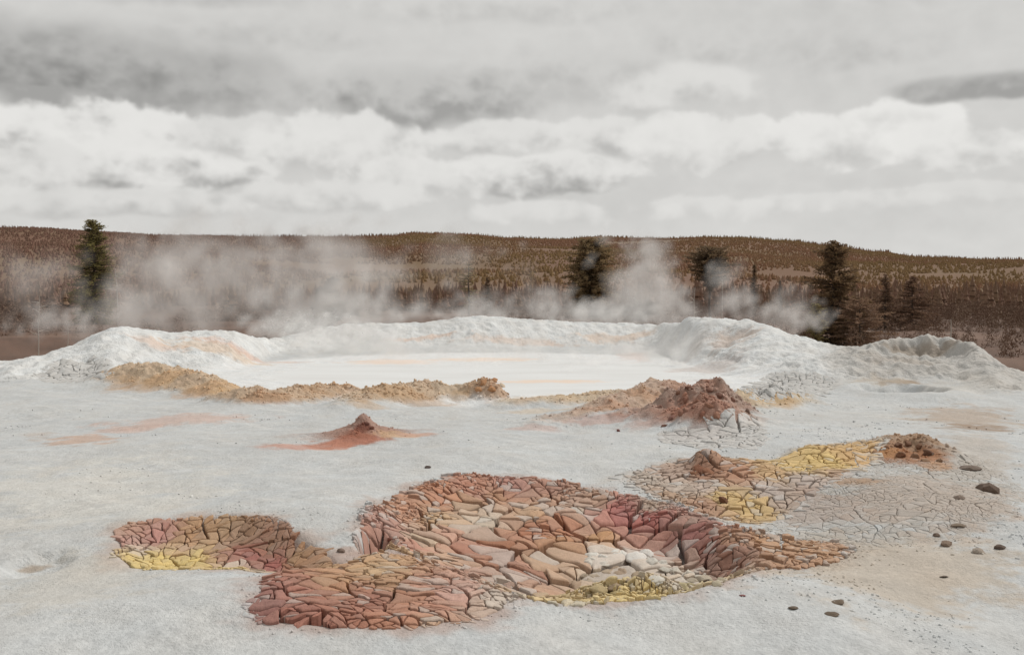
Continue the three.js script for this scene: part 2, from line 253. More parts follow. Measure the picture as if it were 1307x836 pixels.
// stains and pigments: [px, py, rx, ry, colour, strength, ragged]
const PAINT = [
  [120, 640, 190, 60, '#ded8cc', .35, .9], [100, 745, 120, 50, '#cbc3b5', .4, .9], [1150, 730, 210, 64, '#bfb3a4', .85, .8], [1240, 590, 60, 40, '#bdb2a6', .6, .9], [1180, 650, 130, 45, '#bfb0a3', .85, .7], [1060, 650, 70, 22, '#b8a598', .7, .7], [1230, 530, 70, 16, '#b5a494', .8, .9], [1245, 545, 50, 7, '#9c8672', .8, .9], [1150, 490, 40, 7, '#a08d78', .9, .5], [1120, 486, 36, 12, '#b7ab9c', .7, .8], [1230, 490, 50, 20, '#c9c4bc', .5, .8],
  [205, 486, 68, 13, '#c79a66', 0.47, .7], [160, 488, 30, 10, '#c49c70', 0.45, .7], [265, 497, 46, 10, '#cc9c6a', 0.45, .7], [310, 498, 50, 6, '#d2b083', 0.40, .8], [340, 510, 45, 8, '#b28157', 0.47, .7], [410, 502, 55, 10, '#bd936a', 0.47, .7], [520, 506, 75, 13, '#bd9468', 0.47, .7], [470, 518, 32, 6, '#c29a68', 0.42, .7], [590, 506, 24, 9, '#c29e74', 0.42, .7], [623, 496, 24, 12, '#ab7650', 0.47, .6],
  [720, 510, 75, 7, '#cfae82', 0.45, .8], [690, 524, 60, 4, '#d6b78c', 0.35, .9], [830, 505, 50, 12, '#bb8c66', 0.47, .8], [790, 520, 50, 9, '#bc8a68', 0.45, .8], [760, 537, 60, 8, '#b98470', 0.45, .8], [680, 547, 48, 5, '#c39a8c', 0.40, .9], [985, 508, 40, 10, '#c8a26e', 0.47, .7], [840, 535, 60, 14, '#b07a62', 0.47, .7],
  [890, 500, 60, 16, '#a56b50', 0.47, .6], [900, 525, 55, 18, '#a4664a', 0.47, .6], [895, 545, 50, 18, '#8f6a58', 0.47, .6], [955, 535, 28, 12, '#b99880', 0.35, .8],
  [450, 560, 52, 11, '#ad7058', .95, .6], [375, 571, 52, 5, '#c59888', .85, .8], [465, 547, 15, 8, '#7c4a3a', .95, .5], [505, 556, 40, 5, '#d2ad8a', .85, .8], [535, 555, 30, 3, '#c9a18f', .7, .8], [420, 566, 40, 7, '#bb8068', .85, .8],
  [230, 537, 110, 8, '#cdb1a4', .7, .9], [110, 562, 55, 7, '#c6aa98', .8, .9], [160, 548, 50, 6, '#cab0a4', .7, .9], [50, 556, 24, 5, '#bdb0a6', .6, .9], [105, 470, 32, 10, '#b8aea2', .5, .8],
  [1160, 583, 52, 15, '#a97855', .95, .6], [1130, 578, 22, 9, '#bd8c62', .9, .6], [1195, 595, 25, 8, '#bd9472', .9, .7], [1090, 615, 40, 8, '#b39274', .8, .8], [1040, 595, 56, 10, '#d8bf80', .95, .5], [1000, 602, 30, 6, '#d6c08c', .85, .7], [900, 605, 18, 8, '#8d6248', .95, .4], [940, 606, 40, 8, '#bb8f74', .8, .8],
  [280, 445, 90, 10, '#dcbfa0', 0.54, .9], [200, 440, 40, 8, '#dcb9a0', 0.45, .9], [320, 456, 90, 5, '#d8b3a0', 0.54, .9], [540, 432, 70, 3, '#dfb79a', 0.62, .9], [660, 436, 90, 6, '#d8b69c', 0.49, .9], [790, 432, 60, 7, '#dcb897', 0.54, .9], [500, 462, 70, 4, '#e2c5ae', 0.54, .9], [620, 459, 80, 3, '#e2c2a6', 0.54, .9], [700, 487, 90, 2.5, '#e0c0a4', 0.54, .9], [810, 455, 25, 8, '#d5b9ac', 0.45, .8],
  [935, 430, 34, 16, '#b9a08e', .6, .9], [900, 470, 60, 9, '#b9a9a0', .5, .9], [1180, 446, 70, 10, '#9d9286', .9, .7], [1150, 462, 60, 8, '#b5aca2', .6, .9], [890, 440, 30, 20, '#cdc6c0', .5, .9],
  [40, 726, 30, 6, '#a08d78', .7, .6], [295, 712, 18, 3, '#c9b49a', .4, .8],
].map(([px, py, rx, ry, col, a, rag]) => {
  const c = hit(px, py), e = hit(px, py - ry), f = hit(px, py + ry), d = Math.hypot(c[0], c[2]);
  const dir = [c[0] / d, c[2] / d], az = Math.max(.05, (Math.hypot(e[0], e[2]) - Math.hypot(f[0], f[2])) / 2);
  const mid = (Math.hypot(e[0], e[2]) + Math.hypot(f[0], f[2])) / 2;
  return { x: dir[0] * mid, z: dir[1] * mid, dir, ax: rx / F * d, az, col: L(col), a, rag };
});
const PAINT_CELL = 1.0, paintGrid = new Map();
PAINT.forEach((p, k) => { const R = Math.max(p.ax, p.az) * 1.7; for (let i = Math.floor((p.x - R) / PAINT_CELL); i <= (p.x + R) / PAINT_CELL; i++) for (let j = Math.floor((p.z - R) / PAINT_CELL); j <= (p.z + R) / PAINT_CELL; j++) { const key = i * 4096 + j; if (!paintGrid.has(key)) paintGrid.set(key, []); paintGrid.get(key).push(k); } });
function pigment(x, z, base) {
  let c = base; const list = paintGrid.get(Math.floor(x / PAINT_CELL) * 4096 + Math.floor(z / PAINT_CELL));
  if (list) {
    const n = noise(x * 1.6, z * 1.6, 21) * .7 + noise(x * 5, z * 5, 22) * .45 + noise(x * 14, z * 14, 23) * .3;
    for (const k of list) {
      const p = PAINT[k], dx = x - p.x, dz = z - p.z, v = (dx * p.dir[0] + dz * p.dir[1]) / p.az, u = (dx * -p.dir[1] + dz * p.dir[0]) / p.ax;
      const q = 1 - Math.sqrt(u * u + v * v) + n * .8 * p.rag;
      const a = sstep(0, .28 + .3 * p.rag, q) * p.a; if (a > 0) c = mix3(c, p.col, a);
    }
  }
  return c;
}
const PLAIN1 = L('#6b4f3f'), PLAIN2 = L('#553f31'), PLAIN3 = L('#7a6050');
const STAIN = [[BASIN, [.50, .385, .33]], [HOLLOW, [.50, .40, .345]], [FLOW, [.46, .34, .29]], [CRUST, [.47, .41, .35]]];
function groundColor(x, z) {           // call after surface(x, z): reads info
  const f = info.far, n = noise(x * .5, z * .5, 11), n2 = noise(x * 2.2, z * 2.2, 12), n3 = noise(x * 9, z * 9, 13);
  let c = mix3(WHITE, GREYW, clamp(.35 + n * .5 + n2 * .25)); c = mix3(c, BEIGE, clamp(.02 + .45 * noise(x * .23, z * .23, 15) + .2 * n3));
  if (info.pool > -3) c = mix3(c, info.pool > .15 ? [.66, .67, .67] : [.78, .79, .79], .95 * sstep(-3, -1.9, info.pool + .8 * n));
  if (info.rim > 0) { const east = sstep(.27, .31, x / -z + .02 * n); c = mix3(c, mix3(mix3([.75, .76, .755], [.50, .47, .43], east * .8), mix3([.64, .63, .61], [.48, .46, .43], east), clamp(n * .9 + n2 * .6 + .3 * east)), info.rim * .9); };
  const fn = .5 + .9 * noise(x * 1.9, z * 1.9, 24) + .5 * noise(x * 7, z * 7, 25);
  if (info.ridgeH > .03) { const k = [[.70, .53, .36], [.64, .47, .32], [.68, .52, .36], [.70, .58, .43], [.60, .43, .33], [.70, .56, .38]][info.ridge]; c = mix3(c, mix3(k, [.54, .38, .26], clamp(fn * .6)), .92 * sstep(.05, .17, info.ridgeH + .05 * (fn - .5))); }
  if (info.knob > .04) c = mix3(c, [.55, .37, .24], .9 * sstep(.05, .2, info.knob + .06 * (fn - .5)));
  if (info.red > .06) c = mix3(c, mix3([.45, .275, .21], [.37, .255, .20], clamp(fn)), .92 * sstep(.07, .2, info.red + .07 * (fn - .5)));
  if (info.cone > .02) c = mix3(c, mix3([.47, .28, .215], [.38, .22, .165], clamp(fn * .7)), .92 * sstep(.02, .09, info.cone + .03 * (fn - .5)));
  if (info.orange > .03) c = mix3(c, mix3([.44, .27, .155], [.34, .21, .13], clamp(fn * .8)), .92 * sstep(.03, .10, info.orange + .04 * (fn - .5)));
  for (const [R, k] of STAIN) { const e = R.sd(x, z); if (e > -.45) c = mix3(c, k, .75 * sstep(-.30, .04, e + .26 * noise(x * 2.3, z * 2.3, 27) + .12 * noise(x * 8, z * 8, 28) - .06)); }
  if (info.pool > .15) c = mix3(c, [.56, .555, .545], clamp(.25 + 1.5 * fbm(x * .22, z * .55, 3, 41)) * .6);
  c = pigment(x, z, c);
  const speck = noise(x * 21, z * 21, 17) + .5 * noise(x * 47, z * 47, 18);
  if (speck > .72 && f < .1) c = mix3(c, [.30, .25, .20], .35 * sstep(.72, 1, speck));
  if (f > .02) { const p = mix3(mix3(PLAIN1, PLAIN2, clamp(.5 + n * .8 + n2 * .5)), PLAIN3, clamp(noise(x * .09, z * .09, 19) * 1.4)); c = mix3(c, p, sstep(.08, .3, f + .12 * n)); }
  return c;
}

// ---------------------------------------------------------------- materials
function grainTexture(size, seed, fn, srgb) {
  const d = new Uint8Array(size * size * 4), r = rng(seed);
  const per = (x, y, f, z) => { // tileable noise from four shifted samples
    const u = x / size, v = y / size, a = noise(u * f, v * f, z), b = noise((u - 1) * f, v * f, z), c = noise(u * f, (v - 1) * f, z), e = noise((u - 1) * f, (v - 1) * f, z);
    return ((a * (1 - u) + b * u) * (1 - v) + (c * (1 - u) + e * u) * v) * 1.25; };
  for (let y = 0; y < size; y++) for (let x = 0; x < size; x++) { const v = fn(x, y, per, r), o = (y * size + x) * 4; for (let k = 0; k < 3; k++) d[o + k] = clamp((Array.isArray(v) ? v[k] : v)) * 255; d[o + 3] = 255; }
  const t = new THREE.DataTexture(d, size, size, THREE.RGBAFormat); t.wrapS = t.wrapT = THREE.RepeatWrapping; t.magFilter = THREE.LinearFilter; t.minFilter = THREE.LinearMipmapLinearFilter; t.generateMipmaps = true;
  if (srgb) t.colorSpace = THREE.SRGBColorSpace; t.needsUpdate = true; return t;
}
const clayBump = grainTexture(512, 3, (x, y, p, r) => .5 + .28 * p(x, y, 12, 1) + .22 * p(x, y, 34, 2) + .16 * p(x, y, 90, 3) + (r() - .5) * .16);
const clayTint = grainTexture(512, 4, (x, y, p, r) => { const v = .945 + .05 * p(x, y, 7, 4) + .05 * p(x, y, 28, 5) + .05 * p(x, y, 80, 6) + (r() - .5) * .035; const w = .012 * p(x, y, 5, 8); return [v + w, v, v - w]; }, true);
const rep = (t, k) => { const c = t.clone(); c.repeat.set(k, k); c.needsUpdate = true; return c; };
const M = {
  clay: new THREE.MeshStandardMaterial({ vertexColors: true, roughness: .93, map: rep(clayTint, .45), bumpMap: rep(clayBump, 1.1), bumpScale: .02 }),
  rough: new THREE.MeshStandardMaterial({ vertexColors: true, roughness: .97, map: rep(clayTint, .6), bumpMap: rep(clayBump, 1.3), bumpScale: .03 }),
  mound: new THREE.MeshStandardMaterial({ vertexColors: true, roughness: .95, map: rep(clayTint, .4), bumpMap: rep(clayBump, .32), bumpScale: .06 }),
  plate: new THREE.MeshStandardMaterial({ vertexColors: true, roughness: .93, map: rep(clayTint, 1.1), bumpMap: rep(clayBump, 2.2), bumpScale: .009 }),
  pool: new THREE.MeshPhysicalMaterial({ vertexColors: true, roughness: .95, specularIntensity: .3 }),
  bark: new THREE.MeshStandardMaterial({ color: new THREE.Color().setRGB(.09, .065, .05), roughness: .95 }),
  dead: new THREE.MeshStandardMaterial({ color: new THREE.Color().setRGB(.45, .40, .35), roughness: .95 }),
  needle: new THREE.MeshPhysicalMaterial({ vertexColors: true, roughness: 1, transmission: .45, thickness: 0, specularIntensity: .1, side: THREE.DoubleSide }),
  far: new THREE.MeshStandardMaterial({ color: 0xffffff, roughness: 1 }),
  hill: new THREE.MeshStandardMaterial({ vertexColors: true, roughness: 1 }),
  steam: new THREE.MeshPhysicalMaterial({ vertexColors: true, color: new THREE.Color().setRGB(.93, .92, .905), roughness: 1, transmission: .5, thickness: 0, specularIntensity: 0, transparent: true, opacity: .29, depthWrite: false, side: THREE.DoubleSide }),
};

// ---------------------------------------------------------------- object helpers
const taken = new Map();
const numbered = n => { const k = taken.get(n) || 0; taken.set(n, k + 1); return k ? `${n}_${String(k).padStart(3, '0')}` : n; };
function tag(o, label, category, group, kind) { if (label) o.userData.label = label; if (category) o.userData.category = category; if (group) o.userData.group = group; if (kind) o.userData.kind = kind; return o; }
function mesh(name, g, m, parent = scene) { const o = new THREE.Mesh(g, m); o.name = parent === scene ? numbered(name) : name; o.castShadow = o.receiveShadow = true; parent.add(o); return o; }
function thing(name, pos, label, category, group) { const o = new THREE.Group(); o.name = numbered(name); o.position.set(...pos); scene.add(o); return tag(o, label, category, group); }
function geo(pos, nor, col, uv, idx) {
  const g = new THREE.BufferGeometry(); g.setAttribute('position', new THREE.BufferAttribute(pos instanceof Float32Array ? pos : new Float32Array(pos), 3));
  if (nor) g.setAttribute('normal', new THREE.BufferAttribute(nor instanceof Float32Array ? nor : new Float32Array(nor), 3));
  if (col) g.setAttribute('color', new THREE.BufferAttribute(col instanceof Float32Array ? col : new Float32Array(col), 3));
  if (uv) g.setAttribute('uv', new THREE.BufferAttribute(uv instanceof Float32Array ? uv : new Float32Array(uv), 2));
  if (idx) g.setIndex(new THREE.BufferAttribute(idx instanceof Uint32Array ? idx : new Uint32Array(idx), 1)); return g;
}

// ---------------------------------------------------------------- the ground sheet, cut into ground, pool, mounds, rims and beds
const things = {};
{
  const ang = []; const D = Math.PI / 180;
  for (let a = -180; a < -40; a += 10) ang.push(a * D); for (let a = -40; a < -28; a += 1) ang.push(a * D);
  const NC = 600; for (let i = 0; i <= NC; i++) ang.push((-28 + 56 * i / NC) * D);
  for (let a = 29; a < 40; a += 1) ang.push(a * D); for (let a = 40; a <= 180; a += 10) ang.push(a * D);
  const rad = [.05, .8, 1.8, 3, 4, 4.8, 5.4]; let r = 5.8; while (r < 66) { rad.push(r); r *= 1.0027; } while (r < 9000) { rad.push(r); r *= 1.06; } rad.push(9000);
  const nc = ang.length, nr = rad.length, N = nc * nr;
  const pos = new Float32Array(N * 3), col = new Float32Array(N * 3), uv = new Float32Array(N * 2), reg = new Uint8Array(N);
  const KEYS = ['ground', 'mud_pool', 'left_mound', 'far_rim', 'right_cone', 'vent_cone', 'ridge0', 'ridge1', 'ridge2', 'ridge3', 'ridge4', 'ridge5', 'red', 'cone', 'knob', 'orange', 'basin', 'hollow', 'flow', 'crust'];
  const id = Object.fromEntries(KEYS.map((k, i) => [k, i]));
  for (let j = 0; j < nr; j++) for (let i = 0; i < nc; i++) {
    const k = j * nc + i, R = rad[j], a = ang[i], x = Math.sin(a) * R, z = -Math.cos(a) * R;
    const s = surface(x, z), cd = R < 40 ? crackDepth(x, z) : 0;
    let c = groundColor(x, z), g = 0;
    const th = a, px = W / 2 + F * Math.tan(clamp(a, -1.2, 1.2));
    if (info.pool > .15) g = id.mud_pool;
    else if (info.rim > .3 && info.far < .35) g = px < 338 ? (px > -60 ? id.left_mound : 0) : px < 852 ? id.far_rim : px < 1070 ? id.right_cone : px < 1330 ? id.vent_cone : 0;
    if (info.ridgeH > .10) g = id.ridge0 + info.ridge;
    if (info.knob > .10) g = id.knob; if (info.cone > .05) g = id.cone; if (info.red > .12) g = id.red; if (info.orange > .05) g = id.orange;
    const sb = BASIN.sd(x, z), sh = HOLLOW.sd(x, z), sf = FLOW.sd(x, z), sc = CRUST.sd(x, z);
    if (sc > .05) g = id.crust; if (sf > .05) g = id.flow; if (sh > .05) g = id.hollow; if (sb > .05) g = id.basin;
        pos[k * 3] = x; pos[k * 3 + 1] = R > 6000 ? -2 : s - cd; pos[k * 3 + 2] = z; col.set(c, k * 3); uv[k * 2] = x; uv[k * 2 + 1] = z; reg[k] = g;
  }
  const idxs = KEYS.map(() => []), all = new Uint32Array((nr - 1) * (nc - 1) * 6); let q = 0;
  for (let j = 0; j + 1 < nr; j++) for (let i = 0; i + 1 < nc; i++) { const a = j * nc + i, b = a + 1, c = a + nc, d = c + 1; all[q++] = a; all[q++] = b; all[q++] = c; all[q++] = b; all[q++] = d; all[q++] = c; }
  const whole = geo(pos, null, null, null, all); whole.computeVertexNormals(); const nor = whole.attributes.normal.array;
  for (let t = 0; t < all.length; t += 3) { const a = reg[all[t]], b = reg[all[t + 1]], c = reg[all[t + 2]]; const g = a === b || a === c ? a : b === c ? b : a; idxs[g].push(all[t], all[t + 1], all[t + 2]); }
  function cut(key, ox = 0, oy = 0, oz = 0) {
    const src = idxs[id[key]], map = new Map(), P = [], Nn = [], C = [], U = [], I = new Uint32Array(src.length);
    for (let t = 0; t < src.length; t++) { let m = map.get(src[t]); if (m === undefined) { m = map.size; map.set(src[t], m); const k = src[t]; P.push(pos[k * 3] - ox, pos[k * 3 + 1] - oy, pos[k * 3 + 2] - oz); Nn.push(nor[k * 3], nor[k * 3 + 1], nor[k * 3 + 2]); C.push(col[k * 3], col[k * 3 + 1], col[k * 3 + 2]); U.push(uv[k * 2], uv[k * 2 + 1]); } I[t] = m; }
    return geo(P, Nn, C, U, I);
  }
  things.cut = cut;
  tag(mesh('ground', cut('ground'), M.clay), 'pale crusted hot spring ground running out to a brown plain', 'ground', null, 'structure');
  tag(mesh('mud_pool', cut('mud_pool'), M.pool), 'smooth white mud pool inside the steaming crater', 'mud pool', null, 'structure');
}
console.log('ground done');
function landform(key, name, part, px, py, label, category, group, mat = M.rough) {
  const p = hit(px, py), t = thing(name, p, label, category, group); mesh(part, things.cut(key, ...p), mat, t); t.userData.at = p; delete t.userData.at; things[key] = t; return t;
}
const RG = 'ochre crusted ridges along the near edge of the crater';
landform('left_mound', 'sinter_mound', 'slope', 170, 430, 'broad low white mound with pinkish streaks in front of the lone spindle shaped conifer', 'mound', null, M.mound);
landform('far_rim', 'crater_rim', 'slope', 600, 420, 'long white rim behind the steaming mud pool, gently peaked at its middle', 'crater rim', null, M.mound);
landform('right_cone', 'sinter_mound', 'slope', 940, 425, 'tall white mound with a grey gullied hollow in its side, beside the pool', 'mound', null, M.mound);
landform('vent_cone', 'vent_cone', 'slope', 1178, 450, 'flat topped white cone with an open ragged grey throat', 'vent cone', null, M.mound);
landform('ridge0', 'mud_ridge', 'crust', 210, 488, 'low ochre ridge with a long even back below the cracked white patch', 'mud ridge', RG);
landform('ridge1', 'mud_ridge', 'crust', 370, 505, 'ochre ridge darkening to brown clods at one end, next to the broadest ridge', 'mud ridge', RG);
landform('ridge2', 'mud_ridge', 'crust', 520, 503, 'broadest grainy tan ridge, ending beside the rounded brown knob', 'mud ridge', RG);
landform('ridge3', 'mud_ridge', 'crust', 720, 510, 'thin pale ochre ridge between the brown knob and the red mound', 'mud ridge', RG);
landform('ridge4', 'mud_ridge', 'crust', 820, 512, 'brownish pink shoulder leaning on the side of the red mound', 'mud ridge', RG);
landform('ridge5', 'mud_ridge', 'crust', 985, 508, 'short yellow ochre ridge beyond the white cracked foot of the red mound', 'mud ridge', RG);
landform('red', 'mud_mound', 'crust', 895, 530, 'tall red brown crumbling mud mound with a white cracked foot', 'mud mound');
landform('cone', 'mud_cone', 'crust', 462, 560, 'small red mud cone with a dark pitted tip on a pink skirt', 'mud cone');
landform('knob', 'mud_mound', 'crust', 627, 500, 'rounded brown mud knob standing up between two ochre ridges', 'mud knob');
landform('orange', 'mud_mound', 'crust', 1158, 588, 'orange brown mound broken open at the front, joined to a yellow crust', 'mud mound');
landform('basin', 'mud_basin', 'bed', 700, 690, 'wide sunken basin of cracked red, orange and white mud plates', 'mud basin');
landform('hollow', 'mud_hollow', 'bed', 280, 715, 'shallow hollow with a yellow tongue under a dark red cracked bank', 'mud hollow');
landform('flow', 'mud_flow', 'bed', 450, 775, 'red cracked mud tongue lying between the yellow hollow and the sunken basin', 'mud flow');
landform('crust', 'mud_crust', 'bed', 960, 630, 'grey and yellow cracked crust behind the sunken basin', 'mud crust');

// ---------------------------------------------------------------- cracked mud: polygons split again and again, each piece a block of its own
function clipHalf(P, nx, nz, d) { const out = []; for (let i = 0; i < P.length; i++) { const a = P[i], b = P[(i + 1) % P.length], da = a[0] * nx + a[1] * nz - d, db = b[0] * nx + b[1] * nz - d; if (da <= 0) out.push(a); if ((da < 0) !== (db < 0) && da !== db) { const t = da / (da - db); out.push([lerp(a[0], b[0], t), lerp(a[1], b[1], t)]); } } return out; }
const areaOf = P => { let s = 0; for (let i = 0; i < P.length; i++) { const a = P[i], b = P[(i + 1) % P.length]; s += a[0] * b[1] - b[0] * a[1]; } return Math.abs(s) / 2; };
const centre = P => { let x = 0, z = 0; for (const p of P) { x += p[0]; z += p[1]; } return [x / P.length, z / P.length]; };
function inset(P, w) { const c = centre(P); let Q = P; for (let i = 0; i < P.length; i++) { const a = P[i], b = P[(i + 1) % P.length]; let nx = b[1] - a[1], nz = a[0] - b[0]; const l = Math.hypot(nx, nz); if (l < 1e-6) continue; nx /= l; nz /= l; let d = a[0] * nx + a[1] * nz; if (c[0] * nx + c[1] * nz > d) { nx = -nx; nz = -nz; d = -d; } Q = clipHalf(Q, nx, nz, d - w); if (Q.length < 3) return []; } return Q; }
function crackPolys(region, out, { coarse, target, gap, wide, seed, stretch = 1 }) {
  const r = rng(seed), m = out + .3, b = boxOf(region.P, m), pts = [];
  for (let x = b[0]; x < b[1]; x += coarse) for (let z = b[2]; z < b[3]; z += coarse * stretch) pts.push([x + ((Math.round((z - b[2]) / coarse / stretch) % 2) * .5 + (r() - .5) * 1.1) * coarse, z + (r() - .5) * coarse * stretch * .95]);
  const done = [];
  for (const p of pts) {
    if (region.sd(...p) < -out - coarse * stretch) continue;
    let P = [[p[0] - coarse * 1.6, p[1] - coarse * stretch * 1.6], [p[0] + coarse * 1.6, p[1] - coarse * stretch * 1.6], [p[0] + coarse * 1.6, p[1] + coarse * stretch * 1.6], [p[0] - coarse * 1.6, p[1] + coarse * stretch * 1.6]];
    for (const q of pts) { if (q === p) continue; const dx = q[0] - p[0], dz = q[1] - p[1], d2 = dx * dx + dz * dz; if (d2 > coarse * coarse * 9 * stretch * stretch) continue; P = clipHalf(P, dx, dz, (q[0] * q[0] + q[1] * q[1] - p[0] * p[0] - p[1] * p[1]) / 2); if (P.length < 3) break; }
    if (P.length < 3) continue;
    P = inset(P, wide * (.3 + r())); if (P.length < 3) continue;
    const stack = [P];
    while (stack.length) {
      const Q = stack.pop(), c = centre(Q), A = areaOf(Q); if (A < 1e-4) continue;
      if (region.sd(...c) < -out - Math.sqrt(A)) continue;
      if (A < target(c[0], c[1]) * (.3 + r() * r() * 2.2)) { if (region.sd(...c) > -out) { const S = inset(Q, gap(c[0], c[1]) * (.4 + .9 * r())); if (S.length > 2 && areaOf(S) > 1e-4) done.push(S); } continue; }
      let best = 0, ex = 1, ez = 0; for (let i = 0; i < Q.length; i++) for (let j = i + 1; j < Q.length; j++) { const dx = Q[j][0] - Q[i][0], dz = (Q[j][1] - Q[i][1]) / stretch, l = dx * dx + dz * dz; if (l > best) { best = l; ex = dx; ez = dz * stretch; } }
      const turn = (r() - .5) * 1.0, ca = Math.cos(turn), sa = Math.sin(turn), nx = ex * ca - ez * sa, nz = ex * sa + ez * ca, o = (r() - .5) * .34, d = (c[0] + ex * o) * nx + (c[1] + ez * o) * nz;
      const A1 = clipHalf(Q, nx, nz, d), A2 = clipHalf(Q, -nx, -nz, -d); if (A1.length > 2) stack.push(A1); if (A2.length > 2) stack.push(A2);
    }
  }
  return done;
}
const warp = (x, z) => [x + .085 * noise(x * 2.1, z * 2.1, 41) + .022 * noise(x * 6, z * 6, 42) + .007 * noise(x * 22, z * 22, 43), z + .11 * noise(x * 2.1, z * 2.1, 44) + .026 * noise(x * 6, z * 6, 45) + .008 * noise(x * 22, z * 22, 46)];
function block(P, big, r, color, depth, lift, ox, oy, oz) {        // one piece of mud: domed top, worn edge, steep sides
  const A = areaOf(P), size = Math.sqrt(A), step = big ? size / 3.0 : size / 1.6, ring = [];
  for (let i = 0; i < P.length; i++) { const a = P[i], b = P[(i + 1) % P.length], l = Math.hypot(b[0] - a[0], b[1] - a[1]), n = Math.max(1, Math.round(l / step)); for (let k = 0; k < n; k++) ring.push([lerp(a[0], b[0], k / n), lerp(a[1], b[1], k / n)]); }
  let R = ring; if (ring.length < 28) { R = []; for (let i = 0; i < ring.length; i++) { const a = ring[i], b = ring[(i + 1) % ring.length]; R.push([lerp(a[0], b[0], .22), lerp(a[1], b[1], .22)]); if (big || ring.length < 9) R.push([lerp(a[0], b[0], .78), lerp(a[1], b[1], .78)]); } }
  R = R.map(p => warp(p[0], p[1]));
  let cw = 0; for (let i = 0; i < R.length; i++) { const a = R[i], b = R[(i + 1) % R.length]; cw += a[0] * b[1] - b[0] * a[1]; } if (cw > 0) R.reverse();   // anticlockwise from above
  const c = centre(R), n = R.length, tx = (r() - .5) * .10, tz = (r() - .5) * .10, up = lift * (.3 + r()) + (r() < .12 ? lift * 1.2 : 0), bev = Math.min(.018, size * .09), curl = (r() - .35) * size * .05;
  const top = (x, z) => surface(x, z) + up + (x - c[0]) * tx + (z - c[1]) * tz;
  const rings = big ? [[1, -bev], [.90, curl * .8], [.52, 0]] : [[1, -bev], [.80, curl * .5]];
  const pos = [], col = [], uv = [], idx = [], uo = r() * 7, vo = r() * 7, cc = color(c[0], c[1], r);
  const push = (x, y, z, k = 1) => { pos.push(x - ox, y - oy, z - oz); const t = k * (.97 + .05 * noise(x * 30, z * 30, 51)); col.push(cc[0] * t, cc[1] * t, cc[2] * t); uv.push(x + uo, z + vo + y * .7); };
  for (const [s, dy] of rings) for (const p of R) { const x = c[0] + (p[0] - c[0]) * s, z = c[1] + (p[1] - c[1]) * s; push(x, top(x, z) + dy, z); }
  push(c[0], top(c[0], c[1]) - curl * .3, c[1]);
  for (let k = 0; k + 1 < rings.length; k++) for (let i = 0; i < n; i++) { const a = k * n + i, b = k * n + (i + 1) % n, d = a + n, e = b + n; idx.push(a, b, d, b, e, d); }
  const last = (rings.length - 1) * n, ce = rings.length * n; for (let i = 0; i < n; i++) idx.push(last + i, last + (i + 1) % n, ce);
  const g = geo(pos, null, null, null, idx); g.computeVertexNormals(); const nor = [...g.attributes.normal.array];
  for (let i = 0; i < n; i++) {                                     // sides
    const a = R[i], b = R[(i + 1) % n], m = pos.length / 3, ux = b[1] - a[1], uz = -(b[0] - a[0]), l = Math.hypot(ux, uz) || 1;
    for (const [p, low] of [[a, 0], [b, 0], [a, 1], [b, 1]]) { const k = low ? .94 : 1, x = c[0] + (p[0] - c[0]) * k, z = c[1] + (p[1] - c[1]) * k; push(x, top(p[0], p[1]) - bev - low * depth, z); nor.push(-ux / l, 0, -uz / l); }
    idx.push(m, m + 2, m + 1, m + 1, m + 2, m + 3);
  }
  return { pos, nor, col, uv, idx, A, c };
}
function joinBlocks(list) {
  let nv = 0, ni = 0; for (const b of list) { nv += b.pos.length; ni += b.idx.length; }
  const P = new Float32Array(nv), N = new Float32Array(nv), C = new Float32Array(nv), U = new Float32Array(nv / 3 * 2), I = new Uint32Array(ni); let v = 0, i = 0;
  for (const b of list) { P.set(b.pos, v); N.set(b.nor, v); C.set(b.col, v); U.set(b.uv, v / 3 * 2); for (const k of b.idx) I[i++] = k + v / 3; v += b.pos.length; }
  return geo(P, N, C, U, I);
}
function crackField(pts) { const Q = pts.map(([px, py, col, w = 1]) => { const p = hit(px, py); return [p[0], p[2], L(col), w]; });   // colours known at points, blended between
  return (x, z) => { let s = 0, a = 0, b = 0, c = 0; for (const [qx, qz, k, w] of Q) { const dx = x - qx, dz = (z - qz) * .55, d = dx * dx + dz * dz + .004, t = w / (d * d); s += t; a += k[0] * t; b += k[1] * t; c += k[2] * t; } return mix3([a / s, b / s, c / s], [.44, .37, .31], .16).map((v, i) => v * [1.08, 1.01, .98][i]); }; }
function crackInto(parent, region, out, opt, color, depth, lift, partName, restName, most = 300, keep = null) {
  const r = rng(opt.seed + 1), o = parent.position, polys = crackPolys(region, out, opt).filter(P => !keep || keep(...centre(P))).map(P => ({ P, A: areaOf(P) }));
  // what shows largest: area seen from the path
  polys.forEach(p => { const c = centre(p.P); p.show = p.A / Math.pow(Math.hypot(c[0], c[1]), 3); }); polys.sort((a, b) => b.show - a.show);
  const rest = [];
  polys.forEach((p, k) => { const big = k < most, b = block(p.P, big && p.A > .004, r, color, depth, lift, o.x, o.y, o.z); if (big) mesh(partName, geo(b.pos, b.nor, b.col, b.uv, b.idx), M.plate, parent); else rest.push(b); });
  if (rest.length) tag(mesh(restName, joinBlocks(rest), M.plate, parent), null, null, null, 'stuff');
  console.log(parent.name, 'pieces', polys.length);
}
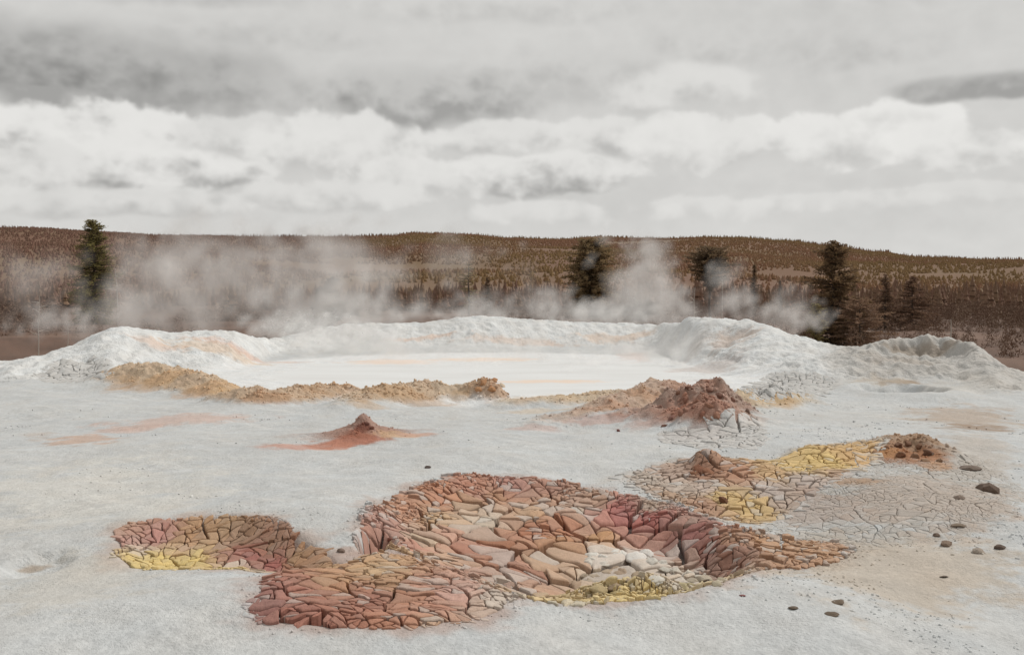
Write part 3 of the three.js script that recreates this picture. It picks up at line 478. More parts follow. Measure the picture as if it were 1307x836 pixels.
{
  const f = crackField([[475, 690, '#b48878'], [490, 670, '#b98d80'], [520, 650, '#bb8a6c'], [560, 635, '#b87e5c'], [600, 626, '#b27a62'], [650, 621, '#a9766a'], [700, 624, '#a97c6a'], [560, 665, '#bda07a'], [600, 650, '#bfa080'], [540, 690, '#c7b49a'], [640, 640, '#b98d6c'], [700, 640, '#b89074'], [760, 640, '#b08f78'], [620, 665, '#c9bfae'], [610, 675, '#c6bdb0'], [680, 655, '#c4a585'], [740, 655, '#c3b6a6'], [570, 685, '#c39a86'], [530, 700, '#b88472'], [600, 705, '#a87058'], [640, 690, '#a4663e'], [680, 680, '#b1704a'], [720, 670, '#b67a58'], [760, 660, '#b98276'], [790, 658, '#b06460', 2], [830, 664, '#a45450', 2], [880, 682, '#934642', 2], [905, 698, '#8a4a3e', 2], [930, 720, '#8a5b48'], [770, 690, '#b88c5a'], [720, 700, '#b68454'], [700, 720, '#bda184'], [665, 730, '#a97258'], [640, 715, '#a2684c'], [720, 740, '#bda38a'], [680, 755, '#b8937c'], [640, 745, '#c5bbb0'], [600, 735, '#b98f7c'], [830, 690, '#b08070'], [830, 710, '#b2745a'], [870, 715, '#b39684'], [880, 670, '#a8887a'], [830, 648, '#b7a594'], [930, 690, '#ab8468'], [980, 695, '#b68e68'], [1030, 700, '#ba9470'], [1070, 700, '#ba9676'], [1010, 715, '#b28a68'], [560, 712, '#c2a184'], [500, 715, '#c6ad7c'], [775, 716, '#d8d2c8', 2], [805, 712, '#dcd7ce', 2], [840, 724, '#d6d0c4', 2], [755, 735, '#c4b5a0'], [785, 735, '#b8a48c'], [815, 738, '#c8b898'], [850, 742, '#d2cab8'], [770, 755, '#d6c692', 2], [800, 752, '#e0cf92', 2], [830, 756, '#e2d090', 2], [790, 768, '#e4d290', 2], [820, 768, '#e2d090', 2], [750, 765, '#d8c594'], [875, 742, '#d0c6b4']]);
  const color = (x, z, r) => { const e = BASIN.sd(x, z), k = .86 + r() * .26; let c = f(x, z).map(v => v * k); c = mix3(c, [.58, .55, .51], r() < .12 ? .55 : r() * .15); return mix3(c, WHITE, sstep(.05, -.10, e + .08 * noise(x * 3, z * 3, 60))); };
  const target = (x, z) => { const e = BASIN.sd(x, z), bw = BOWL.sd(x, z); const k = sstep(-.05, .95, bw); return lerp(lerp(.0035, .012, sstep(-.1, .12, e)), .085 + .05 * sstep(.9, 1.4, x), k * k) * (.25 + 1.6 * Math.pow(clamp(.5 + .9 * noise(x * 1.5, z * 1.5, 61)), 1.4)) * lerp(1, .10, sstep(.03, .12, humps(HEAP, x, z))); };
  crackInto(things.basin, BASIN, .14, { coarse: .62, target, gap: (x, z) => lerp(.003, .008, sstep(0, .9, BOWL.sd(x, z))), wide: .02, seed: 107, stretch: 1.15 }, color, .13, .022, 'mud_plate', 'mud_plate_fragments', 300, (x, z) => BASIN.sd(x, z) > .10 * noise(x * 2.2, z * 2.2, 63) + .02 - .14 * sstep(-9.2, -10.2, z) * sstep(.4, -.6, noise(x * .9, z * .9, 62)));
}
{
  const f = crackField([[160, 694, '#b48a80'], [200, 690, '#b48078'], [250, 688, '#b28a62'], [310, 690, '#8d6a48'], [340, 700, '#8a6444'], [375, 712, '#a8845c'], [410, 730, '#bd9a6c'], [180, 705, '#c8beb2'], [230, 703, '#bda084'], [280, 704, '#b39276'], [300, 704, '#a05448'], [320, 710, '#984a42', 2], [350, 722, '#934640', 2], [390, 738, '#a5705c'], [165, 714, '#e2cd80', 2], [200, 714, '#e2cc7c', 2], [240, 718, '#e4ce7e', 2], [280, 728, '#e2d090', 2], [170, 724, '#e2ce82', 2], [220, 727, '#e4cf7e', 2], [270, 735, '#e2d08c', 2], [300, 722, '#cabfb0'], [330, 730, '#c8bba8'], [350, 742, '#c4b49c'], [210, 735, '#d6c184'], [150, 715, '#cfc0a0']]);
  const color = (x, z, r) => { const k = .88 + r() * .2; return mix3(mix3(f(x, z).map(v => v * k), [.56, .53, .48], r() * .15), WHITE, sstep(.03, -.1, HOLLOW.sd(x, z))); };
  crackInto(things.hollow, HOLLOW, .10, { coarse: .5, target: (x, z) => lerp(.003, .012, sstep(-.05, .2, HOLLOW.sd(x, z))) * (.7 + .8 * (.5 + noise(x * 1.4, z * 1.4, 64))), gap: () => .0045, wide: .008, seed: 131, stretch: 1.2 }, color, .09, .010, 'mud_plate', 'mud_plate_fragments', 300, (x, z) => HOLLOW.sd(x, z) > .09 * noise(x * 2.4, z * 2.4, 65) + .02);
}
{
  const f = crackField([[335, 775, '#94605a'], [360, 765, '#a06456'], [400, 760, '#a8705c'], [380, 780, '#a06252'], [440, 755, '#a6745e'], [450, 780, '#a46a54'], [480, 730, '#c4a67c'], [500, 745, '#b08a64'], [520, 760, '#ab7658'], [470, 765, '#a26a58'], [540, 750, '#b98c78'], [580, 760, '#c0998c'], [600, 775, '#c2ab9a'], [560, 780, '#b4806a'], [640, 775, '#c6bfb4'], [500, 790, '#b0785c'], [560, 800, '#bb9c80'], [400, 805, '#a26452'], [430, 745, '#bb9268']]);
  const color = (x, z, r) => { const k = .86 + r() * .26; return mix3(mix3(f(x, z).map(v => v * k), [.56, .52, .47], r() < .1 ? .5 : r() * .12), WHITE, sstep(.0, -.1, FLOW.sd(x, z))); };
  crackInto(things.flow, FLOW, .06, { coarse: .5, target: (x, z) => lerp(.004, .016, sstep(-.02, .2, FLOW.sd(x, z))) * (.6 + .9 * (.5 + noise(x * 1.6, z * 1.6, 66))), gap: () => .0055, wide: .008, seed: 151, stretch: .5 }, color, .11, .010, 'mud_plate', 'mud_plate_fragments', 300, (x, z) => FLOW.sd(x, z) > .08 * noise(x * 2.4, z * 2.4, 67) + .01 && HOLLOW.sd(x, z) < .01 + .09 * noise(x * 2.4, z * 2.4, 65) && BASIN.sd(x, z) < .02);
}
{
  const f = crackField([[820, 612, '#bfb8ae'], [860, 605, '#b9a698'], [900, 605, '#8f6449'], [940, 606, '#b78c70'], [985, 606, '#c9ac80'], [1020, 598, '#d8c080'], [1060, 593, '#dac27e'], [1100, 590, '#cfae78'], [860, 622, '#c6bdb2'], [900, 625, '#c0b4aa'], [920, 635, '#d2b97e'], [960, 645, '#d4b97a'], [900, 645, '#b49078'], [980, 625, '#beb6b0'], [1030, 615, '#bab2ac'], [1080, 608, '#b39a84'], [1000, 640, '#b5a89c'], [1040, 632, '#b09e92'], [850, 632, '#b39a82']]);
  const color = (x, z, r) => { const k = .9 + r() * .2; return mix3(f(x, z).map(v => v * k), WHITE, Math.max(r() < .12 ? .4 : 0, sstep(.06, -.1, CRUST.sd(x, z)) * .8)); };
  crackInto(things.crust, CRUST, .10, { coarse: .8, target: (x, z) => .022 * (.4 + 1.0 * (.5 + noise(x * .9, z * .9, 68))), gap: () => .007, wide: .012, seed: 171, stretch: 1.3 }, color, .08, .012, 'mud_plate', 'mud_plate_fragments');
}
{
  const color = (x, z, r) => { surface(x, z, 0); return mix3(pigment(x, z, mix3(WHITE, BEIGE, r())), [.50, .46, .42], r() * .4).map((q => v => v * q)(.92 + r() * .1)); };
  const t = thing('mud_crust', hit(1130, 640), 'pale finely cracked crust around the scattered rocks', 'mud crust');
  crackInto(t, FINE, .12, { coarse: .9, target: (x, z) => .011 * (.4 + 1.1 * (.5 + noise(x * .8, z * .8, 77))), gap: () => .0018, wide: .005, seed: 181, stretch: 1.3 }, color, .03, .002, 'crust_plate', 'crust_fragments', 300, (x, z) => humps(ORANGE, x, z) < .03);
  const w = (x, z, r) => mix3(pigment(x, z, [.62, .605, .58]), [.60, .585, .565], .75).map((q => v => v * q)(.9 + r() * .14));
  crackInto(things.red, APRON, .06, { coarse: .8, target: (x, z) => .05 * (.4 + (.5 + noise(x, z, 70))), gap: () => .008, wide: .010, seed: 191, stretch: 1.4 }, w, .10, .008, 'mud_plate', 'mud_plate_fragments', 120);
  const w2 = (x, z, r) => [.60, .59, .57].map((q => v => v * q)(.88 + r() * .14));
  crackInto(things.left_mound, PATCH, .2, { coarse: 1.6, target: () => .12, gap: () => .010, wide: .016, seed: 201, stretch: 1.8 }, w2, .12, .014, 'crust_plate', 'crust_fragments', 0);
  crackInto(things.right_cone, SHELF, .2, { coarse: 1.4, target: () => .09, gap: () => .008, wide: .012, seed: 211, stretch: 1.8 }, w2, .10, .010, 'crust_plate', 'crust_fragments', 0);
}
console.log('plates done');

// ---------------------------------------------------------------- lumps, clods and loose rocks
function lumpGeo(seed, det = 2, k = .3, flatY = 1) {
  const g = new THREE.IcosahedronGeometry(1, det), p = g.attributes.position, v = new THREE.Vector3();
  const rc = rng(Math.round(seed * 1000)), planes = Array.from({ length: 9 }, () => [new THREE.Vector3(rc() - .5, rc() - .5, rc() - .5).normalize(), .62 + rc() * .25]);
  for (let i = 0; i < p.count; i++) { v.fromBufferAttribute(p, i); for (const [n, d] of planes) { const q = v.dot(n); if (q > d) v.addScaledVector(n, d - q); } const cut = Math.min(1.1, .95 + .2 * Math.abs(noise(v.x * 1.1 + seed, v.y * 1.1, v.z * 1.1 + seed * 3))); const s = cut * (1 + k * noise(v.x * 1.7 + seed * 5, v.y * 1.7, v.z * 1.7) + k * .45 * noise(v.x * 4.2, v.y * 4.2 + seed, v.z * 4.2)); p.setXYZ(i, v.x * s, v.y * s * flatY, v.z * s); }
  g.deleteAttribute('normal'); g.deleteAttribute('uv');
  const q = weld(g); q.computeVertexNormals();
  const u = []; for (let i = 0; i < q.attributes.position.count; i++) u.push(q.attributes.position.getX(i) * .3 + q.attributes.position.getY(i) * .2, q.attributes.position.getZ(i) * .3 + q.attributes.position.getY(i) * .1); q.setAttribute('uv', new THREE.BufferAttribute(new Float32Array(u), 2));
  return q;
}
function weld(g) { const p = g.attributes.position, m = new Map(), P = [], I = []; for (let i = 0; i < p.count; i++) { const k = `${p.getX(i).toFixed(4)},${p.getY(i).toFixed(4)},${p.getZ(i).toFixed(4)}`; let j = m.get(k); if (j === undefined) { j = m.size; m.set(k, j); P.push(p.getX(i), p.getY(i), p.getZ(i)); } I.push(j); } return geo(P, null, null, null, I); }
const LUMPS = [1, 2, 3, 4, 5, 6].map(s => lumpGeo(s * 1.37, 3, .22)), CLODS = [1, 2, 3].map(s => lumpGeo(s * 2.1 + 9, 1, .3));
const ROCKS = [1, 2, 3, 4, 5].map(s => { const g = lumpGeo(s * 3.3 + 20, 1, .25).toNonIndexed(); g.computeVertexNormals(); return g; });
const rockMat = {}; const rockM = hex => rockMat[hex] ||= new THREE.MeshStandardMaterial({ color: new THREE.Color(hex), roughness: .95, map: rep(clayTint, 3), bumpMap: rep(clayBump, 4), bumpScale: .004 });
// white and yellow lumps heaped at the mouth of the basin, children of the basin
{
  const r = rng(301), o = things.basin.position;
  const spots = [[752, 722, 15, '#dad3c8'], [770, 716, 17, '#e0dbd2'], [790, 712, 16, '#e2ded6'], [812, 716, 18, '#e4dfd8'], [832, 722, 14, '#dcd7cd'], [848, 730, 12, '#cac4b8'], [757, 740, 13, '#b8a894'], [775, 735, 13, '#b9a690'], [794, 733, 14, '#b29c86'], [812, 738, 13, '#b8a48c'], [838, 742, 13, '#ded8cc'], [765, 756, 15, '#bca880'], [784, 752, 12, '#b09a80'], [878, 738, 16, '#dad2c4'], [898, 742, 18, '#bfb3a0'], [915, 748, 12, '#c0b49c'], [735, 750, 13, '#bba28a'], [872, 752, 12, '#c9bc98'], [650, 750, 14, '#b89c8c'], [620, 748, 12, '#c2b8ac'], [498, 690, 6, '#8f5c4c'], [560, 698, 7, '#a06e5c'], [575, 700, 5, '#9a6854'], [590, 692, 6, '#aa7a64'], [610, 696, 5, '#95604c']];
  const more = []; for (const [px, py, s, c] of spots) { more.push([px, py, s * .62, c]); if (s > 8) for (let k = 0; k < 2; k++) more.push([px + (r() - .5) * s * 2.4, py + (r() - .5) * s * 1.1, s * (.25 + r() * .35), c]); }
  for (const [px, py, s, c] of more) { const p = hit(px, py), R = s * Math.hypot(p[0], p[2]) / F * 1.05; const m = mesh('mud_lump', LUMPS[(r() * 6) | 0], rockM(c), things.basin); m.position.set(p[0] - o.x, p[1] - o.y + R * .25, p[2] - o.z); m.scale.set(R * (.85 + r() * .5), R * (.45 + r() * .3), R * (.8 + r() * .5)); m.rotation.set(r() * .5, r() * 6, (r() - .5) * .5); }
}
// clods lying on the crusted mounds: too many and too small to count, one part of each mound
function clods(parent, seed, n, size, place, label = 'mud_clods') {
  const r = rng(seed), im = new THREE.InstancedMesh(CLODS[seed % 3], M.clod ||= new THREE.MeshStandardMaterial({ color: 0xffffff, roughness: .96 }), n), m = new THREE.Matrix4(), q = new THREE.Quaternion(), e = new THREE.Euler(), o = parent.position, c = new THREE.Color();
  let k = 0, tries = 0; while (k < n && tries++ < n * 60) { const p = place(r); if (!p) continue; const [x, z, f = 1] = p, y = groundY(x, z), s = size * f * (.35 + Math.pow(r(), 2.5) * 1.3), g = groundColor(x, z), t = .88 + r() * .24;
    e.set(r() * 6, r() * 6, r() * 6); q.setFromEuler(e); m.compose(new THREE.Vector3(x - o.x, y - o.y + s * .2, z - o.z), q, new THREE.Vector3(s * (.8 + r() * .5), s * (.6 + r() * .4), s * (.8 + r() * .5))); im.setMatrixAt(k, m); c.setRGB(g[0] * t, g[1] * t, g[2] * t); im.setColorAt(k, c); k++; }
  im.count = k; im.name = label; im.castShadow = im.receiveShadow = true; tag(im, null, null, null, 'stuff'); parent.add(im);
}
const inBox = (b, r) => [lerp(b[0], b[1], r()), lerp(b[2], b[3], r())];
for (let k = 0; k < 6; k++) clods(things['ridge' + k], 400 + k, [500, 700, 900, 260, 420, 260][k], .022, r => { const [x, z] = inBox(RB[k], r), h = ridgeAt(k, x, z); return h > .10 && r() < h * 2.6 ? [x, z] : null; });
const humpBox = (ms, m) => boxOf(ms.map(q => [q.cx, q.cz]), m);
clods(things.red, 410, 900, .026, r => { const [x, z] = inBox(humpBox(RED, 1.4), r), h = humps(RED, x, z); return h > .14 && APRON.sd(x, z) < .05 && r() < h * 1.6 ? [x, z, .6 + h] : null; });
clods(things.cone, 411, 200, .014, r => { const [x, z] = inBox(humpBox(CONE, 1), r), h = humps(CONE, x, z); return h > .07 && r() < h * 2.6 ? [x, z, .7 + h] : null; });
clods(things.knob, 412, 180, .024, r => { const [x, z] = inBox(humpBox(KNOB, .9), r), h = humps(KNOB, x, z); return h > .10 && r() < h * 2 ? [x, z] : null; });
clods(things.orange, 413, 260, .018, r => { const [x, z] = inBox(humpBox(ORANGE, 1), r), h = humps(ORANGE, x, z); return h > .06 && r() < h * 3 ? [x, z] : null; });
clods(things.basin, 414, 500, .008, r => { const [x, z] = inBox(BASIN.b, r), s = BASIN.sd(x, z); return z < -9.3 && s > -.15 && s < .02 ? [x, z] : null; }, 'rim_crumbs');
clods(things.flow, 415, 160, .008, r => { const [x, z] = inBox(FLOW.b, r), s = FLOW.sd(x, z); return s > -.12 && s < .02 ? [x, z] : null; }, 'rim_crumbs');
clods(things.crust, 416, 600, .010, r => { const [x, z] = inBox(CRUST.b, r), s = CRUST.sd(x, z); return s > -.3 && s < .3 ? [x, z] : null; }, 'rim_crumbs');
{
  const g = new THREE.Group(); g.name = 'x'; clods(g, 417, 2600, .008, r => { const a = (r() - .5) * 1.0, R = 6.6 + 17 * Math.pow(r(), 1.6), x = Math.sin(a) * R, z = -Math.cos(a) * R; return noise(x * .55, z * .55, 95) + .5 * noise(x * 1.7, z * 1.7, 96) + .25 * sstep(1, 4, x) > .30 + .5 * r() && BASIN.sd(x, z) < -.05 && FLOW.sd(x, z) < -.02 && HOLLOW.sd(x, z) < -.02 ? [x, z, .5 + R * .06] : null; }, 'gravel');
  const o = g.children[0]; scene.add(o); tag(o, 'fine grit and crumbs strewn over the pale ground', 'gravel', null, 'stuff');
}
// larger broken blocks on the two big mounds, parts that can be picked out
{
  const put = (t, name, list, seed) => { const r = rng(seed), o = t.position; for (const [px, py, s, c] of list) { const p = hit(px, py), R = s * Math.hypot(p[0], p[2]) / F; const m = mesh(name, LUMPS[(r() * 6) | 0], rockM(c), t); m.position.set(p[0] - o.x, p[1] - o.y + R * .2, p[2] - o.z); m.scale.set(R * (.9 + r() * .5), R * (.6 + r() * .4), R * (.9 + r() * .4)); m.rotation.set(r(), r() * 6, r()); } };
  put(things.red, 'mud_block', [[868, 503, 4.8, '#845e4b'], [880, 497, 4.8, '#785343'], [893, 495, 4.1, '#765142'], [905, 499, 4.8, '#7f5b4c'], [918, 507, 4.8, '#775344'], [876, 512, 5.3, '#8d6351'], [890, 516, 5.3, '#8c614d'], [905, 520, 5.3, '#956a55'], [858, 536, 5.3, '#855e51'], [872, 530, 5.3, '#8f6654'], [898, 530, 5.3, '#8f614e'], [915, 532, 5.3, '#9e735e'], [885, 524, 4.8, '#835847'], [926, 520, 4.8, '#835d4e'], [848, 545, 4.8, '#805f51'], [790, 551, 3.0, '#7a5049'], [842, 521, 4.1, '#906d5e'], [935, 512, 4.1, '#815c4d'], [955, 528, 3.6, '#7c6354']], 511);
  put(things.orange, 'mud_block', [[1118, 580, 4.1, '#a17f61'], [1132, 574, 4.8, '#8f6b50'], [1146, 570, 5.4, '#7a5944'], [1160, 568, 5.4, '#805e48'], [1174, 571, 4.8, '#86644c'], [1186, 579, 5.4, '#775744'], [1150, 582, 5.4, '#8d684f'], [1168, 584, 5.4, '#927057'], [1182, 590, 4.8, '#9b7b61'], [1200, 590, 4.1, '#977a62']], 512);
  put(things.cone, 'mud_block', [[458, 545, 4.2, '#764b3d'], [467, 544, 4.9, '#6a4136'], [474, 549, 3.5, '#794d3e'], [450, 552, 3.5, '#855648']], 513);
  put(things.knob, 'mud_block', [[618, 491, 5, '#b98a64'], [630, 488, 6, '#b58660'], [640, 494, 5, '#cdbba4'], [612, 499, 5, '#bf9068'], [628, 498, 5, '#bb8c64']], 514);
  put(things.crust, 'mud_block', [[895, 603, 9, '#875a42'], [905, 605, 7, '#93664c'], [886, 606, 6, '#94684e'], [925, 642, 7, '#7a543c']], 515);
}
// loose rocks, each its own thing
{
  const r = rng(601), list = [
    [1262, 622, 12.0, '#6f5d51', 'brown angular rock, largest of those on the finely cracked crust', .9], [1239, 593, 13.0, '#7e6f64', 'long flat grey brown slab leaning near the orange mound', .45], [1226, 632, 9.0, '#857569', 'flat brown rock beside the largest angular rock', .5],
    [1208, 692, 7.0, '#8c7868', 'small rounded brown stone alone on the pale crust edge', .7], [1250, 701, 8.0, '#a89b8d', 'pale grey stone lying past the small rounded brown stone', .5], [1277, 697, 6.0, '#6b5a4f', 'small brown stone at the outer end of the row of stones', .7],
    [1196, 682, 4.0, '#7b685b', 'tiny dark pebble just behind the small rounded brown stone', .8], [1224, 668, 8.0, '#8a7969', 'crumbly flat brown clod on the cracked crust', .35], [546, 595, 4.0, '#5a4d46', 'dark pebble alone on the smooth white ground', .6], [327, 678, 5.0, '#a97173', 'small pink lump on the bank above the red hollow', .8],
    [1013, 771, 6.0, '#6d5e4f', 'dark brown crumb of mud in the pale open ground below the basin', .35], [1070, 765, 8.0, '#786858', 'flat dark clod in the pale ground past the basin', .3], [1062, 780, 8.0, '#706151', 'low spread of dark clod below the other flat clods', .3], [1205, 737, 5.0, '#6d5f53', 'thin dark flake lying on bare pale ground', .25], [435, 703, 5.0, '#897569', 'brown pebble in the white rubble between hollow and basin', .8], [948, 758, 4.0, '#956361', 'reddish chip lying at the outer lip of the basin', .4]];
  for (const [px, py, s, c, label, fy] of list) { const [x, , z] = hit(px, py + s * .5), R = s * Math.hypot(x, z) / F; const m = mesh('loose_rock', ROCKS[(r() * 5) | 0], rockM(c)); m.position.set(x, groundY(x, z) + R * fy * .28, z); m.scale.set(R * 1.15, R * fy, R * 1.1); m.rotation.set((r() - .5) * .3, r() * 6, (r() - .5) * .3); tag(m, label, 'rock', 'loose rocks on the pale ground'); }
}
console.log('clods done');

// ---------------------------------------------------------------- hills and forest
const RIDGE = [[-900, 290], [-300, 282], [27, 287], [60, 289], [100, 292], [140, 294], [200, 297], [300, 298], [400, 298], [500, 297], [530, 294], [600, 296], [650, 300], [720, 302], [760, 299], [850, 301], [900, 299], [940, 299], [1000, 303], [1060, 309], [1120, 317], [1180, 324], [1275, 327], [1400, 329], [1800, 322], [2600, 318]].map(([px, py]) => { const d = ray(px, py); return [Math.atan2(d[0], -d[2]), d[1] / Math.hypot(d[0], d[2])]; });
const ridgeTan = th => { const C = RIDGE; if (th <= C[0][0]) return C[0][1]; for (let i = 0; i + 1 < C.length; i++) if (th <= C[i + 1][0]) return lerp(C[i][1], C[i + 1][1], sstep(0, 1, (th - C[i][0]) / (C[i + 1][0] - C[i][0]))); return C[C.length - 1][1]; };
function hillY(th, r) {
  const top = ridgeTan(th) * 3000 - 8, x = Math.sin(th) * r, z = -Math.cos(th) * r, t = clamp((r - 520) / 2480);
  let h = r <= 3000 ? top * (.55 * Math.pow(t, 1.25) + .45 * sstep(.15, 1, t)) : lerp(top, top * .5, clamp((r - 3000) / 2500));
  h += (noise(x * .0016, z * .0016, 4) * 26 + noise(x * .005, z * .005, 5) * 8) * sstep(0, .25, t) * sstep(3000, 2300, Math.min(r, 2999));
  return h * sstep(0, .04, t) - 2.4;
}
{
  const P = [], C = [], I = [], na = 220, rs = []; for (let r = 500; r < 3000; r *= 1.022) rs.push(r); rs.push(3000, 3200, 3600, 4400, 5500);
  for (const r of rs) for (let i = 0; i <= na; i++) { const th = lerp(-.95, .95, i / na), x = Math.sin(th) * r, z = -Math.cos(th) * r; P.push(x, hillY(th, r), z); const n = fbm(x * .004, z * .004, 4, 8); C.push(...mix3(mix3([.160, .085, .052], [.150, .094, .045], clamp(.5 + n * 1.8)), [.165, .094, .054], clamp(noise(x * .0012, z * .004, 9) * 1.0))); }
  for (let j = 0; j + 1 < rs.length; j++) for (let i = 0; i < na; i++) { const a = j * (na + 1) + i, b = a + 1, c = a + na + 1, d = c + 1; I.push(a, b, c, b, d, c); }
  const g = geo(P, null, C, null, I); g.computeVertexNormals(); tag(mesh('hill', g, M.hill), 'long brown forested hill along the horizon', 'hill', null, 'structure');
}
function coneTree(seed, tiers, ragged) {                     // a far conifer: stacked ragged skirts
  const r = rng(seed), P = [], I = [], n = 7;
  for (let t = 0; t < tiers; t++) { const y0 = .06 + t / tiers * .86, y1 = Math.min(1, y0 + 1.9 / tiers), R = .5 * Math.pow(1 - t / tiers, .8) * (.8 + r() * .4), o = P.length / 3; P.push((r() - .5) * .05, y1, (r() - .5) * .05); for (let i = 0; i < n; i++) { const a = i / n * 6.283 + r() * .5, q = R * (1 - ragged * r()); P.push(Math.cos(a) * q, y0 + (r() - .5) * .8 / tiers * ragged, Math.sin(a) * q); } for (let i = 0; i < n; i++) I.push(o, o + 1 + (i + 1) % n, o + 1 + i); }
  const g = geo(P, null, null, null, I); return g.toNonIndexed();
}
function bushGeo(seed, n) { const r = rng(seed), P = []; for (let i = 0; i < n; i++) { const a = r() * 6.28, q = Math.sqrt(r()) * .5, y = r(), k = q * Math.sqrt(Math.max(.05, 1 - y * y)); for (let j = 0; j < 3; j++) P.push(Math.cos(a) * k + (r() - .5) * .12, y * .92 + (r() - .5) * .16, Math.sin(a) * k + (r() - .5) * .12); } return geo(P); }
function wood(name, seed, n, label, g, place, tint) {
  g.computeVertexNormals(); const im = new THREE.InstancedMesh(g, M.far, n), r = rng(seed), m = new THREE.Matrix4(), q = new THREE.Quaternion(), c = new THREE.Color(), Y = new THREE.Vector3(0, 1, 0); let k = 0, tr = 0;
  while (k < n && tr++ < n * 30) { const p = place(r); if (!p) continue; const [x, y, z, h, w] = p; q.setFromAxisAngle(Y, r() * 6.28); m.compose(new THREE.Vector3(x, y, z), q, new THREE.Vector3(w, h, w)); im.setMatrixAt(k, m); const t = tint(r, x, z), b = .92 + r() * .16; c.setRGB(t[0] * b, t[1] * b, t[2] * b); im.setColorAt(k, c); k++; }
  im.count = k; im.name = name; im.castShadow = im.receiveShadow = true; scene.add(im); tag(im, label, 'forest', null, 'stuff');
}
const hillTint = (r, x, z) => mix3(mix3([.185, .098, .070], [.175, .104, .068], r()), mix3([.225, .116, .066], [.215, .134, .058], clamp(.5 + 1.6 * noise(x * .0025, z * .0025, 14) + (r() - .5) * .5)), sstep(-.22, -.02, x / -z + .12 * noise(x * .001, z * .001, 15)));
wood('hill_forest', 701, 70000, 'distant forest covering the long hill to its skyline', coneTree(1, 3, .35), r => { const th = (r() - .5) * 1.2, R = 560 + 2460 * Math.sqrt(r()), x = Math.sin(th) * R, z = -Math.cos(th) * R; const d = noise(x * .0022, z * .0045, 3) + .4 * noise(x * .01, z * .01, 6); if (d < -.40 && R < 2850) return null; const h = 3.5 + r() * 3.5; return [x, hillY(th, R) - 1.2, z, h, h * (.9 + r() * .4)]; }, hillTint);
wood('skyline_forest', 702, 5000, 'thin fringe of treetops along the skyline of the hill', coneTree(4, 3, .4), r => { const th = (r() - .5) * 1.1, R = 2960 + 90 * r(), x = Math.sin(th) * R, z = -Math.cos(th) * R; if (noise(th * 40, 3, 3) < -.45) return null; const h = 6 + r() * 8; return [x, hillY(th, R) - 1, z, h, h * .42]; }, hillTint);
const plainY = (x, z) => { const th = Math.atan2(x, -z), r = Math.hypot(x, z); return r > 520 ? hillY(th, r) : surface(x, z); };
wood('valley_forest', 703, 2600, 'dark belt of conifers standing along the foot of the hill', coneTree(9, 7, .5), r => { const th = (r() - .5) * 1.15, R = 330 + 260 * Math.pow(r(), .8), x = Math.sin(th) * R, z = -Math.cos(th) * R, px = W / 2 + F * Math.tan(th); const d = noise(th * 9, R * .012, 3) + (px > 470 && px < 720 ? .5 : 0) + (px > 1100 ? .35 : 0) + (px > 870 && px < 1010 ? .2 : 0) - (px < 300 ? .1 : 0); if (d < -.05) return null; const h = 6 + r() * r() * 7; return [x, plainY(x, z) - .3, z, h, h * (.34 + r() * .22)]; }, (r) => mix3([.175, .095, .064], [.185, .115, .070], r()));
wood('undergrowth', 704, 4200, 'low brown scrub and saplings over the plain behind the mounds', bushGeo(14, 170), r => { const th = (r() - .5) * 1.2, R = 70 + 280 * Math.pow(r(), .7), x = Math.sin(th) * R, z = -Math.cos(th) * R, px = W / 2 + F * Math.tan(th); const d = noise(x * .03, z * .03, 3) + (px > 1090 ? .7 : 0) - (px < 200 ? .05 : 0); if (d < .12) return null; const h = (.5 + r() * r() * 3.2) * (R > 160 ? 1.2 : .7); return [x, surface(x, z) - .1, z, h, h * (.6 + r() * .6)]; }, (r) => mix3([.15, .088, .06], [.19, .125, .085], r()));

// ---------------------------------------------------------------- single trees
function tubeGeo(pts, r0, r1, n = 6) { const P = [], I = []; pts.forEach((p, k) => { const t = k / (pts.length - 1), R = lerp(r0, r1, t); for (let i = 0; i < n; i++) { const a = i / n * 6.283; P.push(p[0] + Math.cos(a) * R, p[1], p[2] + Math.sin(a) * R); } }); for (let k = 0; k + 1 < pts.length; k++) for (let i = 0; i < n; i++) { const a = k * n + i, b = k * n + (i + 1) % n; I.push(a, a + n, b, b, a + n, b + n); } const g = geo(P, null, null, null, I); g.computeVertexNormals(); return g; }
